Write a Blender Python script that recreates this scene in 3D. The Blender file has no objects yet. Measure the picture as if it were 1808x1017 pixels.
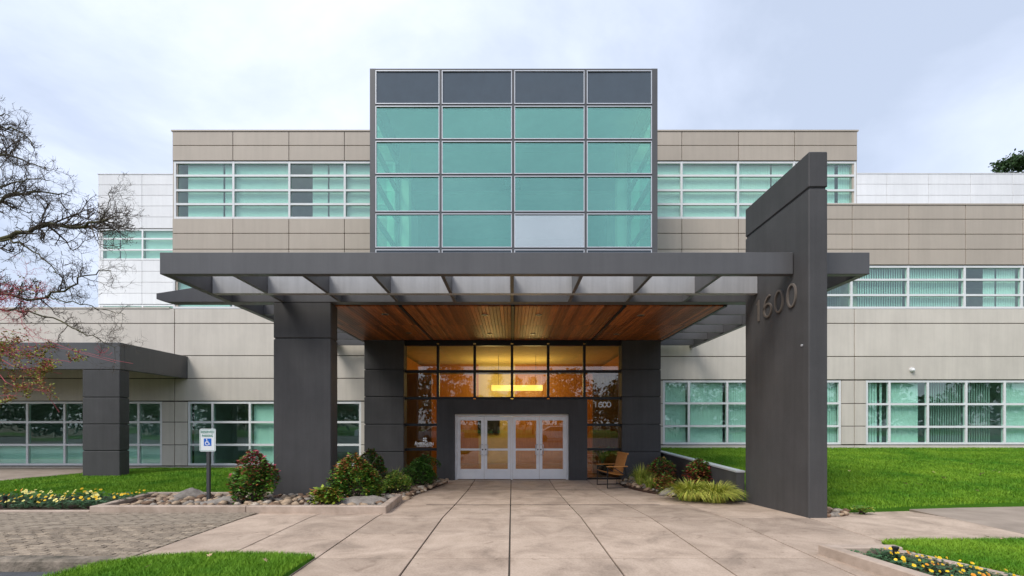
import bpy, bmesh, math, random
import numpy as np
from mathutils import Vector, Matrix
R = math.radians
random.seed(7); rng = np.random.default_rng(7)
sc = bpy.context.scene
col = sc.collection
# ------------------------------------------------------------------ camera
F, CX, HY, EYE = 800.0, 904.0, 748.0, 1.65
cam_d = bpy.data.cameras.new('camera'); cam = bpy.data.objects.new('camera', cam_d); col.objects.link(cam)
cam.location = (0, 0, EYE); cam.rotation_euler = (R(90), 0, 0)
cam_d.sensor_width = 36; cam_d.lens = F / 1808 * 36; cam_d.shift_y = (HY - 508.5) / 1808
cam_d.clip_start = 0.05; cam_d.clip_end = 2000
sc.camera = cam
# ------------------------------------------------------------------ sky
SUN_EL, SUN_AZ = 50, 222      # azimuth measured clockwise from +Y (behind the camera, to its left)
w = bpy.data.worlds.new('World'); sc.world = w; w.use_nodes = True
nt = w.node_tree; N = nt.nodes; L = nt.links
N.clear()
out = N.new('ShaderNodeOutputWorld')
sky = N.new('ShaderNodeTexSky'); sky.sky_type = 'NISHITA'; sky.sun_disc = False
sky.sun_elevation = R(SUN_EL); sky.sun_rotation = R(SUN_AZ)
bg1 = N.new('ShaderNodeBackground'); bg1.inputs[1].default_value = 0.12
L.new(sky.outputs[0], bg1.inputs[0])
tc = N.new('ShaderNodeTexCoord')
sep = N.new('ShaderNodeSeparateXYZ'); L.new(tc.outputs['Generated'], sep.inputs[0])
def mth(op, a, b=None, clamp=False):
    n = N.new('ShaderNodeMath'); n.operation = op; n.use_clamp = clamp
    for i, v in enumerate((a, b)):
        if v is None: continue
        if isinstance(v, (int, float)): n.inputs[i].default_value = v
        else: L.new(v, n.inputs[i])
    return n.outputs[0]
zz = mth('ADD', mth('MAXIMUM', sep.outputs[2], 0.0), 0.22)
comb = N.new('ShaderNodeCombineXYZ')
L.new(mth('DIVIDE', sep.outputs[0], zz), comb.inputs[0]); L.new(mth('DIVIDE', sep.outputs[1], zz), comb.inputs[1])
comb.inputs[2].default_value = 33.1
nz = N.new('ShaderNodeTexNoise'); nz.inputs['Scale'].default_value = 0.95; nz.inputs['Detail'].default_value = 7; nz.inputs['Roughness'].default_value = 0.58
nz.inputs['Distortion'].default_value = 0.35
L.new(comb.outputs[0], nz.inputs['Vector'])
rp = N.new('ShaderNodeValToRGB'); L.new(nz.outputs[0], rp.inputs[0])
e = rp.color_ramp.elements
e[0].position = 0.36; e[0].color = (0.50, 0.57, 0.71, 1)
e[1].position = 0.68; e[1].color = (0.90, 0.94, 1.0, 1)
m = e.new(0.47); m.color = (0.60, 0.67, 0.82, 1)
m = e.new(0.57); m.color = (0.72, 0.79, 0.95, 1)
bg2 = N.new('ShaderNodeBackground'); bg2.inputs[1].default_value = 0.73
L.new(rp.outputs[0], bg2.inputs[0])
mx = N.new('ShaderNodeMixShader'); mx.inputs[0].default_value = 0.88
L.new(bg1.outputs[0], mx.inputs[1]); L.new(bg2.outputs[0], mx.inputs[2]); L.new(mx.outputs[0], out.inputs[0])
# ------------------------------------------------------------------ sun through cloud
sd = bpy.data.lights.new('sun', 'SUN'); sd.energy = 1.5; sd.angle = R(24); sd.color = (1, 0.96, 0.9)
sun = bpy.data.objects.new('sun', sd); col.objects.link(sun)
a = R(SUN_AZ); dirv = Vector((math.sin(a) * math.cos(R(SUN_EL)), math.cos(a) * math.cos(R(SUN_EL)), math.sin(R(SUN_EL))))
sun.rotation_euler = dirv.to_track_quat('Z', 'Y').to_euler()
# ------------------------------------------------------------------ exposure
sc.view_settings.view_transform = 'Standard'; sc.view_settings.look = 'None'
sc.view_settings.exposure = 0.84; sc.view_settings.gamma = 1
sc.render.engine = 'CYCLES'
sc.cycles.use_denoising = True
sc.cycles.max_bounces = 10; sc.cycles.transparent_max_bounces = 24; sc.cycles.glossy_bounces = 4
sc.cycles.caustics_reflective = False; sc.cycles.caustics_refractive = False

# ================================================================== helpers
def px(x, Y): return (x - CX) * Y / F
def pz(y, Y): return EYE + (HY - y) * Y / F
WP = {}
def wp(o): return WP.get(o.name, Vector((0, 0, 0))) if o else Vector((0, 0, 0))
def tag(o, label=None, cat=None, group=None, kind=None):
    if label: o['label'] = label
    if cat: o['category'] = cat
    if group: o['group'] = group
    if kind: o['kind'] = kind
    return o
def link(name, data, parent=None, loc=(0, 0, 0)):
    o = bpy.data.objects.new(name, data); col.objects.link(o)
    loc = Vector(loc); WP[o.name] = loc
    if parent: o.parent = parent
    o.location = loc - wp(parent)
    return o
def empty(name, loc, label=None, cat=None, group=None, kind=None):
    o = link(name, None, None, loc); o.empty_display_size = 0.2
    return tag(o, label, cat, group, kind)
class MB:
    def __init__(s): s.v = []; s.f = []; s.mi = []; s.cur = 0
    def face(s, pts):
        b = len(s.v); s.v += [tuple(p) for p in pts]; s.f.append(tuple(range(b, b + len(pts)))); s.mi.append(s.cur)
    def hexa(s, p):      # p: 4 bottom (ccw from above) + 4 top
        b = len(s.v); s.v += [tuple(q) for q in p]
        for q in ((3, 2, 1, 0), (4, 5, 6, 7), (0, 1, 5, 4), (1, 2, 6, 5), (2, 3, 7, 6), (3, 0, 4, 7)):
            s.f.append(tuple(b + i for i in q)); s.mi.append(s.cur)
    def box(s, x0, x1, y0, y1, z0, z1):
        s.hexa([(x0, y0, z0), (x1, y0, z0), (x1, y1, z0), (x0, y1, z0), (x0, y0, z1), (x1, y0, z1), (x1, y1, z1), (x0, y1, z1)])
    def prism(s, poly, z0, z1):   # poly xy ccw
        n = len(poly); b = len(s.v)
        s.v += [(x, y, z0) for x, y in poly] + [(x, y, z1) for x, y in poly]
        s.f.append(tuple(b + i for i in range(n - 1, -1, -1))); s.f.append(tuple(b + n + i for i in range(n))); s.mi += [s.cur] * 2
        for i in range(n):
            j = (i + 1) % n; s.f.append((b + i, b + j, b + n + j, b + n + i)); s.mi.append(s.cur)
    def prism_y(s, poly, y0, y1):  # poly xz, extruded along y
        n = len(poly); b = len(s.v)
        s.v += [(x, y0, z) for x, z in poly] + [(x, y1, z) for x, z in poly]
        s.f.append(tuple(b + i for i in range(n))); s.f.append(tuple(b + n + i for i in range(n - 1, -1, -1))); s.mi += [s.cur] * 2
        for i in range(n):
            j = (i + 1) % n; s.f.append((b + j, b + i, b + n + i, b + n + j)); s.mi.append(s.cur)
    def tube(s, pts, rad, sides=5, cap=True):
        pts = [Vector(p) for p in pts]; n = len(pts); b = len(s.v)
        if not hasattr(rad, '__len__'): rad = [rad] * n
        for i, p in enumerate(pts):
            d = (pts[min(i + 1, n - 1)] - pts[max(i - 1, 0)])
            d = d.normalized() if d.length > 1e-9 else Vector((0, 0, 1))
            up = Vector((0, 0, 1)) if abs(d.z) < 0.9 else Vector((1, 0, 0))
            u = d.cross(up).normalized(); v = u.cross(d)
            for k in range(sides):
                t = 2 * math.pi * k / sides
                q = p + (u * math.cos(t) + v * math.sin(t)) * rad[i]
                s.v.append(tuple(q))
        for i in range(n - 1):
            for k in range(sides):
                k2 = (k + 1) % sides
                s.f.append((b + i * sides + k, b + (i + 1) * sides + k, b + (i + 1) * sides + k2, b + i * sides + k2)); s.mi.append(s.cur)
        if cap:
            s.f.append(tuple(b + k for k in range(sides))); s.mi.append(s.cur)
            s.f.append(tuple(b + (n - 1) * sides + k for k in range(sides - 1, -1, -1))); s.mi.append(s.cur)
    def mesh(s, name, mats, origin=(0, 0, 0), smooth=False, bevel=0):
        me = bpy.data.meshes.new(name); ox, oy, oz = origin
        me.from_pydata([(x - ox, y - oy, z - oz) for x, y, z in s.v], [], s.f)
        mats = mats if isinstance(mats, (list, tuple)) else [mats]
        for mt in mats: me.materials.append(mt)
        if len(mats) > 1: me.polygons.foreach_set('material_index', s.mi)
        if bevel:
            bm = bmesh.new(); bm.from_mesh(me)
            bmesh.ops.recalc_face_normals(bm, faces=bm.faces)
            bmesh.ops.bevel(bm, geom=[ed for ed in bm.edges if len(ed.link_faces) == 2 and ed.calc_face_angle(0) > 0.6], offset=bevel, segments=1, affect='EDGES', profile=0.5)
            bm.to_mesh(me); bm.free()
        if smooth: me.polygons.foreach_set('use_smooth', [True] * len(me.polygons))
        me.update(); return me
    def build(s, name, mats, parent=None, origin=None, smooth=False, bevel=0, kind=None):
        if origin is None:
            a = np.array(s.v); origin = tuple((a.min(0) + a.max(0)) / 2)
        o = link(name, s.mesh(name, mats, origin, smooth, bevel), parent, origin)
        if kind: o['kind'] = kind
        return o
_bc = {}
def panel(name, mt, parent, x0, x1, y0, y1, z0, z1, bevel=0.006):
    """a box-shaped piece, centred, mesh shared between pieces of one size"""
    d = tuple(round(q, 3) for q in (x1 - x0, y1 - y0, z1 - z0)); k = (d, mt.name, bevel)
    if k not in _bc:
        b = MB(); b.box(-d[0] / 2, d[0] / 2, -d[1] / 2, d[1] / 2, -d[2] / 2, d[2] / 2)
        _bc[k] = b.mesh(name, mt, bevel=bevel)
    return link(name, _bc[k], parent, ((x0 + x1) / 2, (y0 + y1) / 2, (z0 + z1) / 2))
def copy_tree(o, parent=None):
    c = o.copy(); col.objects.link(c)
    if parent: c.parent = parent
    for ch in list(o.children): copy_tree(ch, c)
    return c

# ================================================================== materials
def M(name, c, rough=0.6, var=0.08, scale=2.5, bump=0.0, bscale=80, rand=0.0, metal=0.0, spec=0.4, c2=None, stretch=None, streak=0.0, emit=None):
    m = bpy.data.materials.new(name); m.use_nodes = True
    n = m.node_tree.nodes; l = m.node_tree.links
    p = n['Principled BSDF']
    p.inputs['Roughness'].default_value = rough; p.inputs['Metallic'].default_value = metal
    p.inputs['Specular IOR Level'].default_value = spec
    g = n.new('ShaderNodeNewGeometry')
    vec = g.outputs['Position']
    if stretch:
        mp = n.new('ShaderNodeMapping'); mp.inputs['Scale'].default_value = stretch; l.new(vec, mp.inputs[0]); vec = mp.outputs[0]
    nz = n.new('ShaderNodeTexNoise'); nz.inputs['Scale'].default_value = scale; nz.inputs['Detail'].default_value = 6; nz.inputs['Roughness'].default_value = 0.62
    l.new(vec, nz.inputs['Vector'])
    mx = n.new('ShaderNodeMix'); mx.data_type = 'RGBA'
    ca = c2 if c2 else tuple(q * (1 - var) for q in c); cb = c if c2 else tuple(min(1, q * (1 + var)) for q in c)
    mx.inputs[6].default_value = (*ca, 1); mx.inputs[7].default_value = (*cb, 1)
    mr = n.new('ShaderNodeMapRange'); mr.inputs[1].default_value = 0.32; mr.inputs[2].default_value = 0.68
    l.new(nz.outputs[0], mr.inputs[0]); l.new(mr.outputs[0], mx.inputs[0])
    colout = mx.outputs[2]
    if streak:       # weathering: run-down streaks and cloudy soiling
        for sc_v, lo in (((7, 7, .35), 1 - streak), ((.9, .9, .5), 1 - streak * .8)):
            mp2 = n.new('ShaderNodeMapping'); mp2.inputs['Scale'].default_value = sc_v; l.new(g.outputs['Position'], mp2.inputs[0])
            n2 = n.new('ShaderNodeTexNoise'); n2.inputs['Scale'].default_value = 1.0; n2.inputs['Detail'].default_value = 8; n2.inputs['Roughness'].default_value = .65; l.new(mp2.outputs[0], n2.inputs['Vector'])
            r2 = n.new('ShaderNodeMapRange'); r2.inputs[1].default_value = .36; r2.inputs[2].default_value = .6; r2.inputs[3].default_value = lo; r2.inputs[4].default_value = 1 + streak * .15; l.new(n2.outputs[0], r2.inputs[0])
            h2 = n.new('ShaderNodeHueSaturation'); l.new(r2.outputs[0], h2.inputs['Value']); l.new(colout, h2.inputs['Color']); colout = h2.outputs[0]
    if rand:
        oi = n.new('ShaderNodeObjectInfo')
        r = n.new('ShaderNodeMapRange'); r.inputs[3].default_value = 1 - rand; r.inputs[4].default_value = 1 + rand
        l.new(oi.outputs['Random'], r.inputs[0])
        hs = n.new('ShaderNodeHueSaturation'); l.new(r.outputs[0], hs.inputs['Value']); l.new(colout, hs.inputs['Color']); colout = hs.outputs[0]
    l.new(colout, p.inputs['Base Color'])
    if bump:
        nb = n.new('ShaderNodeTexNoise'); nb.inputs['Scale'].default_value = bscale; nb.inputs['Detail'].default_value = 4
        l.new(vec, nb.inputs['Vector'])
        bp = n.new('ShaderNodeBump'); bp.inputs['Strength'].default_value = bump; bp.inputs['Distance'].default_value = 0.02
        l.new(nb.outputs[0], bp.inputs['Height']); l.new(bp.outputs[0], p.inputs['Normal'])
    if emit:
        p.inputs['Emission Color'].default_value = (*c, 1); p.inputs['Emission Strength'].default_value = emit
    return m
def G(name, tint, base=0.05, rough=0.0, wav=0.0, refl=(1, 1, 1)):
    m = bpy.data.materials.new(name); m.use_nodes = True
    n = m.node_tree.nodes; l = m.node_tree.links; n.remove(n['Principled BSDF'])
    o = n['Material Output']
    t = n.new('ShaderNodeBsdfTransparent'); t.inputs[0].default_value = (*tint, 1)
    g = n.new('ShaderNodeBsdfGlossy'); g.inputs['Roughness'].default_value = rough; g.inputs[0].default_value = (*refl, 1)
    fr = n.new('ShaderNodeLayerWeight'); fr.inputs['Blend'].default_value = 0.5
    pw_ = n.new('ShaderNodeMath'); pw_.operation = 'POWER'; pw_.inputs[1].default_value = 5.0; l.new(fr.outputs['Facing'], pw_.inputs[0])
    ad = n.new('ShaderNodeMath'); ad.operation = 'MULTIPLY_ADD'; ad.use_clamp = True; ad.inputs[1].default_value = 0.9; ad.inputs[2].default_value = base; l.new(pw_.outputs[0], ad.inputs[0])
    mx = n.new('ShaderNodeMixShader'); l.new(ad.outputs[0], mx.inputs[0]); l.new(t.outputs[0], mx.inputs[1]); l.new(g.outputs[0], mx.inputs[2])
    l.new(mx.outputs[0], o.inputs[0])
    if wav:
        ge = n.new('ShaderNodeNewGeometry'); nb = n.new('ShaderNodeTexNoise'); nb.inputs['Scale'].default_value = 0.9; nb.inputs['Detail'].default_value = 1
        l.new(ge.outputs['Position'], nb.inputs['Vector'])
        bp = n.new('ShaderNodeBump'); bp.inputs['Strength'].default_value = wav; bp.inputs['Distance'].default_value = 0.05
        l.new(nb.outputs[0], bp.inputs['Height']); l.new(bp.outputs[0], g.inputs['Normal']); l.new(bp.outputs[0], fr.inputs['Normal'])
    return m
GREY = M('grey_stucco', (0.078, 0.0752, 0.075), 0.6, 0.08, 1.6, 0.22, 70, rand=.05, spec=0.22, streak=.10)
GREYMETAL = M('grey_painted_steel', (0.103, 0.1005, 0.102), 0.4, 0.06, 1.2, 0.03, 30, rand=.06, spec=0.4, streak=.08)
GREYLIT = M('skylit_grey_steel', (0.42, 0.415, 0.415), 0.4, 0.05, 1.2, 0.02, 30, streak=.12)  # inner beam only: skylight from the open trellis put into a paler grey
BLACKMETAL = M('black_metal', (0.018, 0.018, 0.019), 0.4, 0.1)
BEIGE = M('beige_panel', (0.49, 0.42, 0.345), 0.5, 0.035, 0.6, 0.02, 90, rand=0.045, spec=0.3, streak=.05)
PRECAST = M('pale_precast', (0.66, 0.60, 0.52), 0.7, 0.05, 0.8, 0.08, 90, rand=0.03, spec=0.25, streak=.06)
WHITEPANEL = M('white_panel', (0.78, 0.775, 0.77), 0.5, 0.03, 0.5, rand=0.025, streak=.05)
JOINT = M('joint_dark', (0.10, 0.085, 0.07), 0.9, 0.05)
WJOINT = M('pale_joint', (0.35, 0.34, 0.33), 0.9, 0.05)
FRAMEW = M('white_frame', (0.78, 0.78, 0.77), 0.35, 0.03)
SILVER = M('silver_trim', (0.62, 0.63, 0.65), 0.35, 0.03, metal=0.3)
DOORW = M('door_aluminium', (0.93, 0.93, 0.93), 0.35, 0.04, 4)
ROOMW = M('office_wall', (0.72, 0.72, 0.69), 0.8)
ROOMD = M('office_carpet', (0.08, 0.08, 0.08), 0.9)
BLIND = M('blind_cloth', (0.92, 0.92, 0.89), 0.7, 0.03)
SPANDREL = M('spandrel_glass', (0.035, 0.055, 0.07), 0.06, 0.1, spec=1.0)
GLASS = G('teal_glass', (0.83, 0.985, 0.93), 0.085, wav=0.05)
TGLASS = G('tower_glass', (0.78, 0.98, 0.895), 0.23, wav=0.025, refl=(0.58, 1.0, 0.88))
CGLASS = G('replacement_glass', (0.95, 0.97, 0.94), 0.42, wav=0.06, refl=(.97, 1, .95))
EGLASS = G('entrance_glass', (0.92, 0.93, 0.87), 0.075)
WOODC = M('cedar_plank', (0.46, 0.135, 0.034), 0.42, 0.25, 3, rand=0.5, c2=(0.22, 0.055, 0.015), stretch=(14, 0.9, 14))
WOODP = M('veneer_wood', (0.58, 0.27, 0.07), 0.4, 0.2, 3, c2=(0.42, 0.17, 0.04), stretch=(6, 6, 0.7))
WOODT = M('teak', (0.55, 0.25, 0.07), 0.45, 0.2, 5, c2=(0.40, 0.16, 0.04), stretch=(3, 10, 10))
LOBBYC = M('lobby_ceiling', (0.66, 0.55, 0.24), 0.8)
LOBBYF = M('lobby_floor', (0.22, 0.13, 0.07), 0.25)
BLACKOUT = M('dark_frame', (0.012, 0.012, 0.013), 0.4)
def slab_material():
    m = bpy.data.materials.new('walkway_concrete'); m.use_nodes = True
    n = m.node_tree.nodes; l = m.node_tree.links; p = n['Principled BSDF']
    p.inputs['Roughness'].default_value = .72; p.inputs['Specular IOR Level'].default_value = .3
    g = n.new('ShaderNodeNewGeometry'); oi = n.new('ShaderNodeObjectInfo')
    def noise(scale, det, rough, vscale=(1, 1, 1), dist=0):
        mp = n.new('ShaderNodeMapping'); mp.inputs['Scale'].default_value = vscale; l.new(g.outputs['Position'], mp.inputs[0])
        q = n.new('ShaderNodeTexNoise'); q.inputs['Scale'].default_value = scale; q.inputs['Detail'].default_value = det; q.inputs['Roughness'].default_value = rough; q.inputs['Distortion'].default_value = dist
        l.new(mp.outputs[0], q.inputs['Vector']); return q.outputs[0]
    def ramp(v, pts):
        r = n.new('ShaderNodeValToRGB'); l.new(v, r.inputs[0]); e = r.color_ramp.elements
        e[0].position, e[0].color = pts[0][0], (*pts[0][1], 1); e[1].position, e[1].color = pts[-1][0], (*pts[-1][1], 1)
        for q, c in pts[1:-1]: x = e.new(q); x.color = (*c, 1)
        return r.outputs[0]
    def mul(a_, b_, f=1.0):
        x = n.new('ShaderNodeMix'); x.data_type = 'RGBA'; x.blend_type = 'MULTIPLY'; x.inputs[0].default_value = f; l.new(a_, x.inputs[6]); l.new(b_, x.inputs[7]); return x.outputs[2]
    c = ramp(noise(1.5, 9, .68, dist=.6), [(.28, (.28, .215, .165)), (.45, (.445, .340, .262)), (.58, (.535, .415, .322)), (.75, (.62, .487, .385))])
    c = mul(c, ramp(noise(.7, 5, .6, (.5, 2.2, 1)), [(.36, (.80, .775, .75)), (.50, (1, 1, 1)), (.8, (1.0, 1.0, 1.0))]), .4)      # damp, trodden bands
    c = mul(c, ramp(noise(38, 4, .7), [(.32, (.74, .72, .70)), (.55, (1, 1, 1)), (.9, (1, 1, 1))]), .7)                       # grit
    c = mul(c, ramp(noise(3.1, 3, .5, dist=1.5), [(.27, (.55, .52, .50)), (.34, (1, 1, 1)), (.9, (1, 1, 1))]), .6)              # spots
    r = n.new('ShaderNodeMapRange'); r.inputs[3].default_value = .84; r.inputs[4].default_value = 1.06; l.new(oi.outputs['Random'], r.inputs[0])
    h = n.new('ShaderNodeHueSaturation'); l.new(r.outputs[0], h.inputs['Value']); l.new(c, h.inputs['Color']); l.new(h.outputs[0], p.inputs['Base Color'])
    bp = n.new('ShaderNodeBump'); bp.inputs['Strength'].default_value = .25; bp.inputs['Distance'].default_value = .01; l.new(noise(55, 5, .7), bp.inputs['Height']); l.new(bp.outputs[0], p.inputs['Normal'])
    return m
SLAB = slab_material()
OLDCON = M('older_concrete', (0.38, 0.305, 0.245), 0.8, 0.2, 2, 0.2, 120, c2=(0.27, 0.215, 0.17))
KERB = M('kerb_concrete', (0.52, 0.41, 0.33), 0.8, 0.2, 3.5, 0.2, 70, c2=(0.34, 0.26, 0.20))
OLDKERB = M('weathered_kerb', (0.30, 0.245, 0.19), 0.85, 0.2, 4, 0.8, 30, c2=(0.06, 0.052, 0.036))
PAVER = M('paver', (0.36, 0.285, 0.21), 0.85, 0.2, 9, 0.9, 40, rand=0.26, c2=(0.19, 0.15, 0.11))
SANDJ = M('joint_sand', (0.09, 0.075, 0.06), 0.95, 0.3, 20)
ASPH = M('asphalt', (0.075, 0.078, 0.085), 0.85, 0.2, 6, 0.4, 150)
EARTH = M('earth', (0.10, 0.085, 0.05), 0.9, 0.3, 0.3)
MULCH = M('bark_mulch', (0.09, 0.045, 0.028), 0.95, 0.5, 25, 1.0, 60, c2=(0.03, 0.016, 0.011))
LAWN = M('lawn_turf', (0.058, 0.155, 0.010), 0.9, 0.3, 1.2, 0.8, 60, c2=(0.034, 0.095, 0.006), spec=0.1)
GRASSM = M('grass_blade', (0.235, 0.40, 0.028), 0.6, 0.3, .9, c2=(0.070, 0.22, 0.011), spec=0.2)
def stonemat(n, c): return M(n, c, 0.75, 0.25, 9, 0.3, 40, spec=0.3)
STONES = [stonemat('stone_tan', (0.40, 0.29, 0.195)), stonemat('stone_grey', (0.25, 0.215, 0.18)), stonemat('stone_pale', (0.50, 0.42, 0.33)), stonemat('stone_brown', (0.20, 0.125, 0.08))]
BOULDER = M('boulder_rock', (0.34, 0.30, 0.26), 0.85, 0.3, 5, 0.8, 18, c2=(0.17, 0.145, 0.125))
def leafm(n, c, v=0.3): return M(n, c, 0.5, v, 7, spec=0.3)
LG = leafm('leaf_green', (0.10, 0.215, 0.026)); LG2 = leafm('leaf_dark_green', (0.050, 0.125, 0.022)); LY = leafm('leaf_yellow_green', (0.26, 0.31, 0.035))
LR = leafm('leaf_red', (0.23, 0.035, 0.03)); LO = leafm('leaf_bronze', (0.33, 0.13, 0.045)); LPINK = leafm('leaf_pink', (0.42, 0.07, 0.10))
HAK = leafm('golden_blade', (0.52, 0.52, 0.10)); HAK2 = leafm('lime_blade', (0.22, 0.30, 0.035))
PANL = leafm('pansy_leaf', (0.045, 0.115, 0.040)); PANY = leafm('pansy_yellow', (0.80, 0.52, 0.015), 0.1); PANP = leafm('pansy_pale', (0.80, 0.72, 0.22), 0.1); PANO = leafm('pansy_orange', (0.75, 0.30, 0.02), 0.1)
BARK = M('mossy_bark', (0.075, 0.060, 0.042), 0.9, 0.4, 4, 0.4, 60, c2=(0.085, 0.085, 0.025))
BARKD = M('dark_twig', (0.085, 0.066, 0.048), 0.9, 0.3, 6)
REDTWIG = M('red_twig', (0.50, 0.07, 0.10), 0.5, 0.2, 6)
DEADLEAF = leafm('dead_leaf', (0.62, 0.42, 0.26))
SIGNW = M('sign_white', (0.80, 0.82, 0.82), 0.35, 0.02); SIGNG = M('sign_green', (0.06, 0.25, 0.17), 0.5); SIGNB = M('sign_blue', (0.01, 0.13, 0.55), 0.4)
POSTM = M('sign_post_steel', (0.06, 0.06, 0.062), 0.5)
NUMM = M('numeral_metal', (0.21, 0.18, 0.155), 0.3, 0.1, metal=0.3)
WHITEV = M('white_vinyl', (0.96, 0.96, 0.96), 0.5, 0.01)
CAR_W = M('white_paint', (0.75, 0.76, 0.77), 0.2); CAR_S = M('silver_paint', (0.35, 0.37, 0.39), 0.25); CAR_D = M('dark_paint', (0.03, 0.035, 0.05), 0.2); TYRE = M('tyre', (0.02, 0.02, 0.02), 0.8)
LAMPM = M('lamp_glow', (1.0, 0.62, 0.13), 0.5, 0.02, emit=1.1)
LENSM = M('downlight_trim', (0.28, 0.24, 0.20), 0.3, metal=0.6)
NEEDLE = leafm('needle_green', (0.030, 0.065, 0.016)); FALLL = leafm('autumn_leaf', (0.36, 0.12, 0.02)); FALLG = leafm('olive_leaf', (0.10, 0.11, 0.025))

# ================================================================== terrain
def lerp_tab(t, x):
    if x <= t[0][0]: return t[0][1]
    for (a, va), (b, vb) in zip(t, t[1:]):
        if x <= b: return va + (vb - va) * (x - a) / (b - a)
    return t[-1][1]
def gz(y): return lerp_tab([(7.97, 0), (9.65, -0.08), (12.6, -0.19)], y)
b = MB(); b.face([(-900, -900, -0.62), (900, -900, -0.62), (900, 900, -0.62), (-900, 900, -0.62)])
b.build('ground', EARTH, kind='structure')
b = MB()
for (x0, x1, y0, y1) in ((-60, 60, -40, 1.0), (-60, -4.9, 1.0, 5.45)): b.face([(x0, y0, -0.13), (x1, y0, -0.13), (x1, y1, -0.13), (x0, y1, -0.13)])
b.build('road', ASPH, kind='structure')
# walkway of cast slabs
bm_ = MB()
ys = [1.0, 2.0, 3.17, 4.37, 5.57, 6.78, 7.97, 9.65, 11.1, 12.6, 13.72, 14.93]
for y0, y1 in zip(ys, ys[1:]):
    z0, z1 = gz(y0) - 0.022, gz(y1) - 0.022
    bm_.hexa([(-4.78, y0, -0.5), (7.7, y0, -0.5), (7.7, y1, -0.5), (-4.78, y1, -0.5), (-4.78, y0, z0), (7.7, y0, z0), (7.7, y1, z1), (-4.78, y1, z1)])
walk = bm_.build('walkway', SANDJ, origin=(0, 6, 0), kind='structure')
xs = [-4.7, -3.56, -2.4, -1.22, -0.03, 1.22, 2.44, 3.74, 5.2, 7.66]
def slab(x0, x1, y0, y1, mt=SLAB, g=0.011, gy=0.006, dz=0.0):
    s = MB(); xa, xb, ya, yb = x0 + g, x1 - g, y0 + gy, y1 - gy
    za, zb = gz(ya) + dz, gz(yb) + dz
    s.hexa([(xa, ya, za - 0.08), (xb, ya, za - 0.08), (xb, yb, zb - 0.08), (xa, yb, zb - 0.08), (xa, ya, za), (xb, ya, za), (xb, yb, zb), (xa, yb, zb)])
    return s.build('slab', mt, walk, bevel=0.004)
for i in range(9):
    for j in range(len(ys) - 1):
        x0, x1, y0, y1 = xs[i], xs[i + 1], ys[j], ys[j + 1]
        if i == 8 and (y0 < 5 or y0 > 8): continue
        if i == 0 and y0 > 8.5: continue
        if i == 8 and y0 >= 7.9: y1 = 9.2
        slab(x0, x1, y0, y1, gy=0.008 if y0 > 6.9 else 0.011)
# side walk running off to the right
b = MB(); b.prism([(7.7, 5.6), (30, 5.6), (30, 9.6), (7.7, 9.6)], -0.5, -0.03)
rw = b.build('side_walk', SANDJ, kind='structure')
for x0 in np.arange(7.66, 26, 2.4):
    s = MB(); s.box(x0 + .007, x0 + 2.393, 5.6, 9.55, -0.09, 0.0); s.build('slab', OLDCON, rw, bevel=0.004)
# trench drains across the walkway
for y, xa, xb, wd, lb in ((9.65, -1.83, 3.15, 0.038, 'dark slot drain crossing the walkway nearest the camera'), (12.6, -1.35, 3.3, 0.022, 'thin slot drain across the walkway close to the doors')):
    d = MB(); zc = gz(y); d.box(xa, xb, y - wd / 2, y + wd / 2, zc - 0.05, zc + 0.003)
    tag(d.build('slot_drain', BLACKOUT), lb, 'drain', 'slot drains in the walkway')
# paver driveway: 300 nearest pavers one by one, the others joined
b = MB(); b.box(-13.5, -4.72, 5.6, 8.42, -0.5, -0.028)
drive = b.build('driveway', SANDJ, kind='structure')
pv = []
pl, pw = 0.205, 0.082
r = 0; y = 5.62
while y + pw < 8.42:
    x = -4.73 - (0 if r % 2 else pl / 2)
    pv.append((x - pl / 2 - (0 if r % 2 else 0), y, r)); k = 0
    x0 = -4.73 - (pl / 2 if r % 2 else 0)
    pv.pop()
    while x0 - pl > -12.5:
        if px(0, y) - 0.6 < x0: pv.append((x0 - pl / 2, y + pw / 2))
        x0 -= pl
    if r % 2: pv.append((-4.73 - pl / 4, y + pw / 2, 1))
    y += pw; r += 1
full = [p for p in pv if len(p) == 2]
full.sort(key=lambda p: p[0] ** 2 * 0.2 + p[1] ** 2)
s = MB(); s.box(-pl / 2 + .004, pl / 2 - .004, -pw / 2 + .004, pw / 2 - .004, -0.05, 0.0)
pmesh = s.mesh('paver', PAVER, bevel=0.006)
for (x, y) in full[:298]:
    o = link('paver', pmesh, drive, (x, y, random.uniform(-.006, .005))); o.rotation_euler = (random.uniform(-.035, .035), random.uniform(-.016, .016), random.uniform(-.02, .02))
s = MB()
for p in full[298:] + [q for q in pv if len(q) == 3]:
    hl = pl / 2 if len(p) == 2 else pl / 4
    z = random.uniform(-.005, .004); s.box(p[0] - hl + .005, p[0] + hl - .005, p[1] - pw / 2 + .004, p[1] + pw / 2 - .004, -0.05, z)
PAVER_J = M('paver_far', (0.37, 0.30, 0.225), 0.85, 0.3, 7, 0.5, 50, c2=(0.20, 0.16, 0.12))
s.build('pavers', PAVER_J, drive, kind='stuff')
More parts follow.
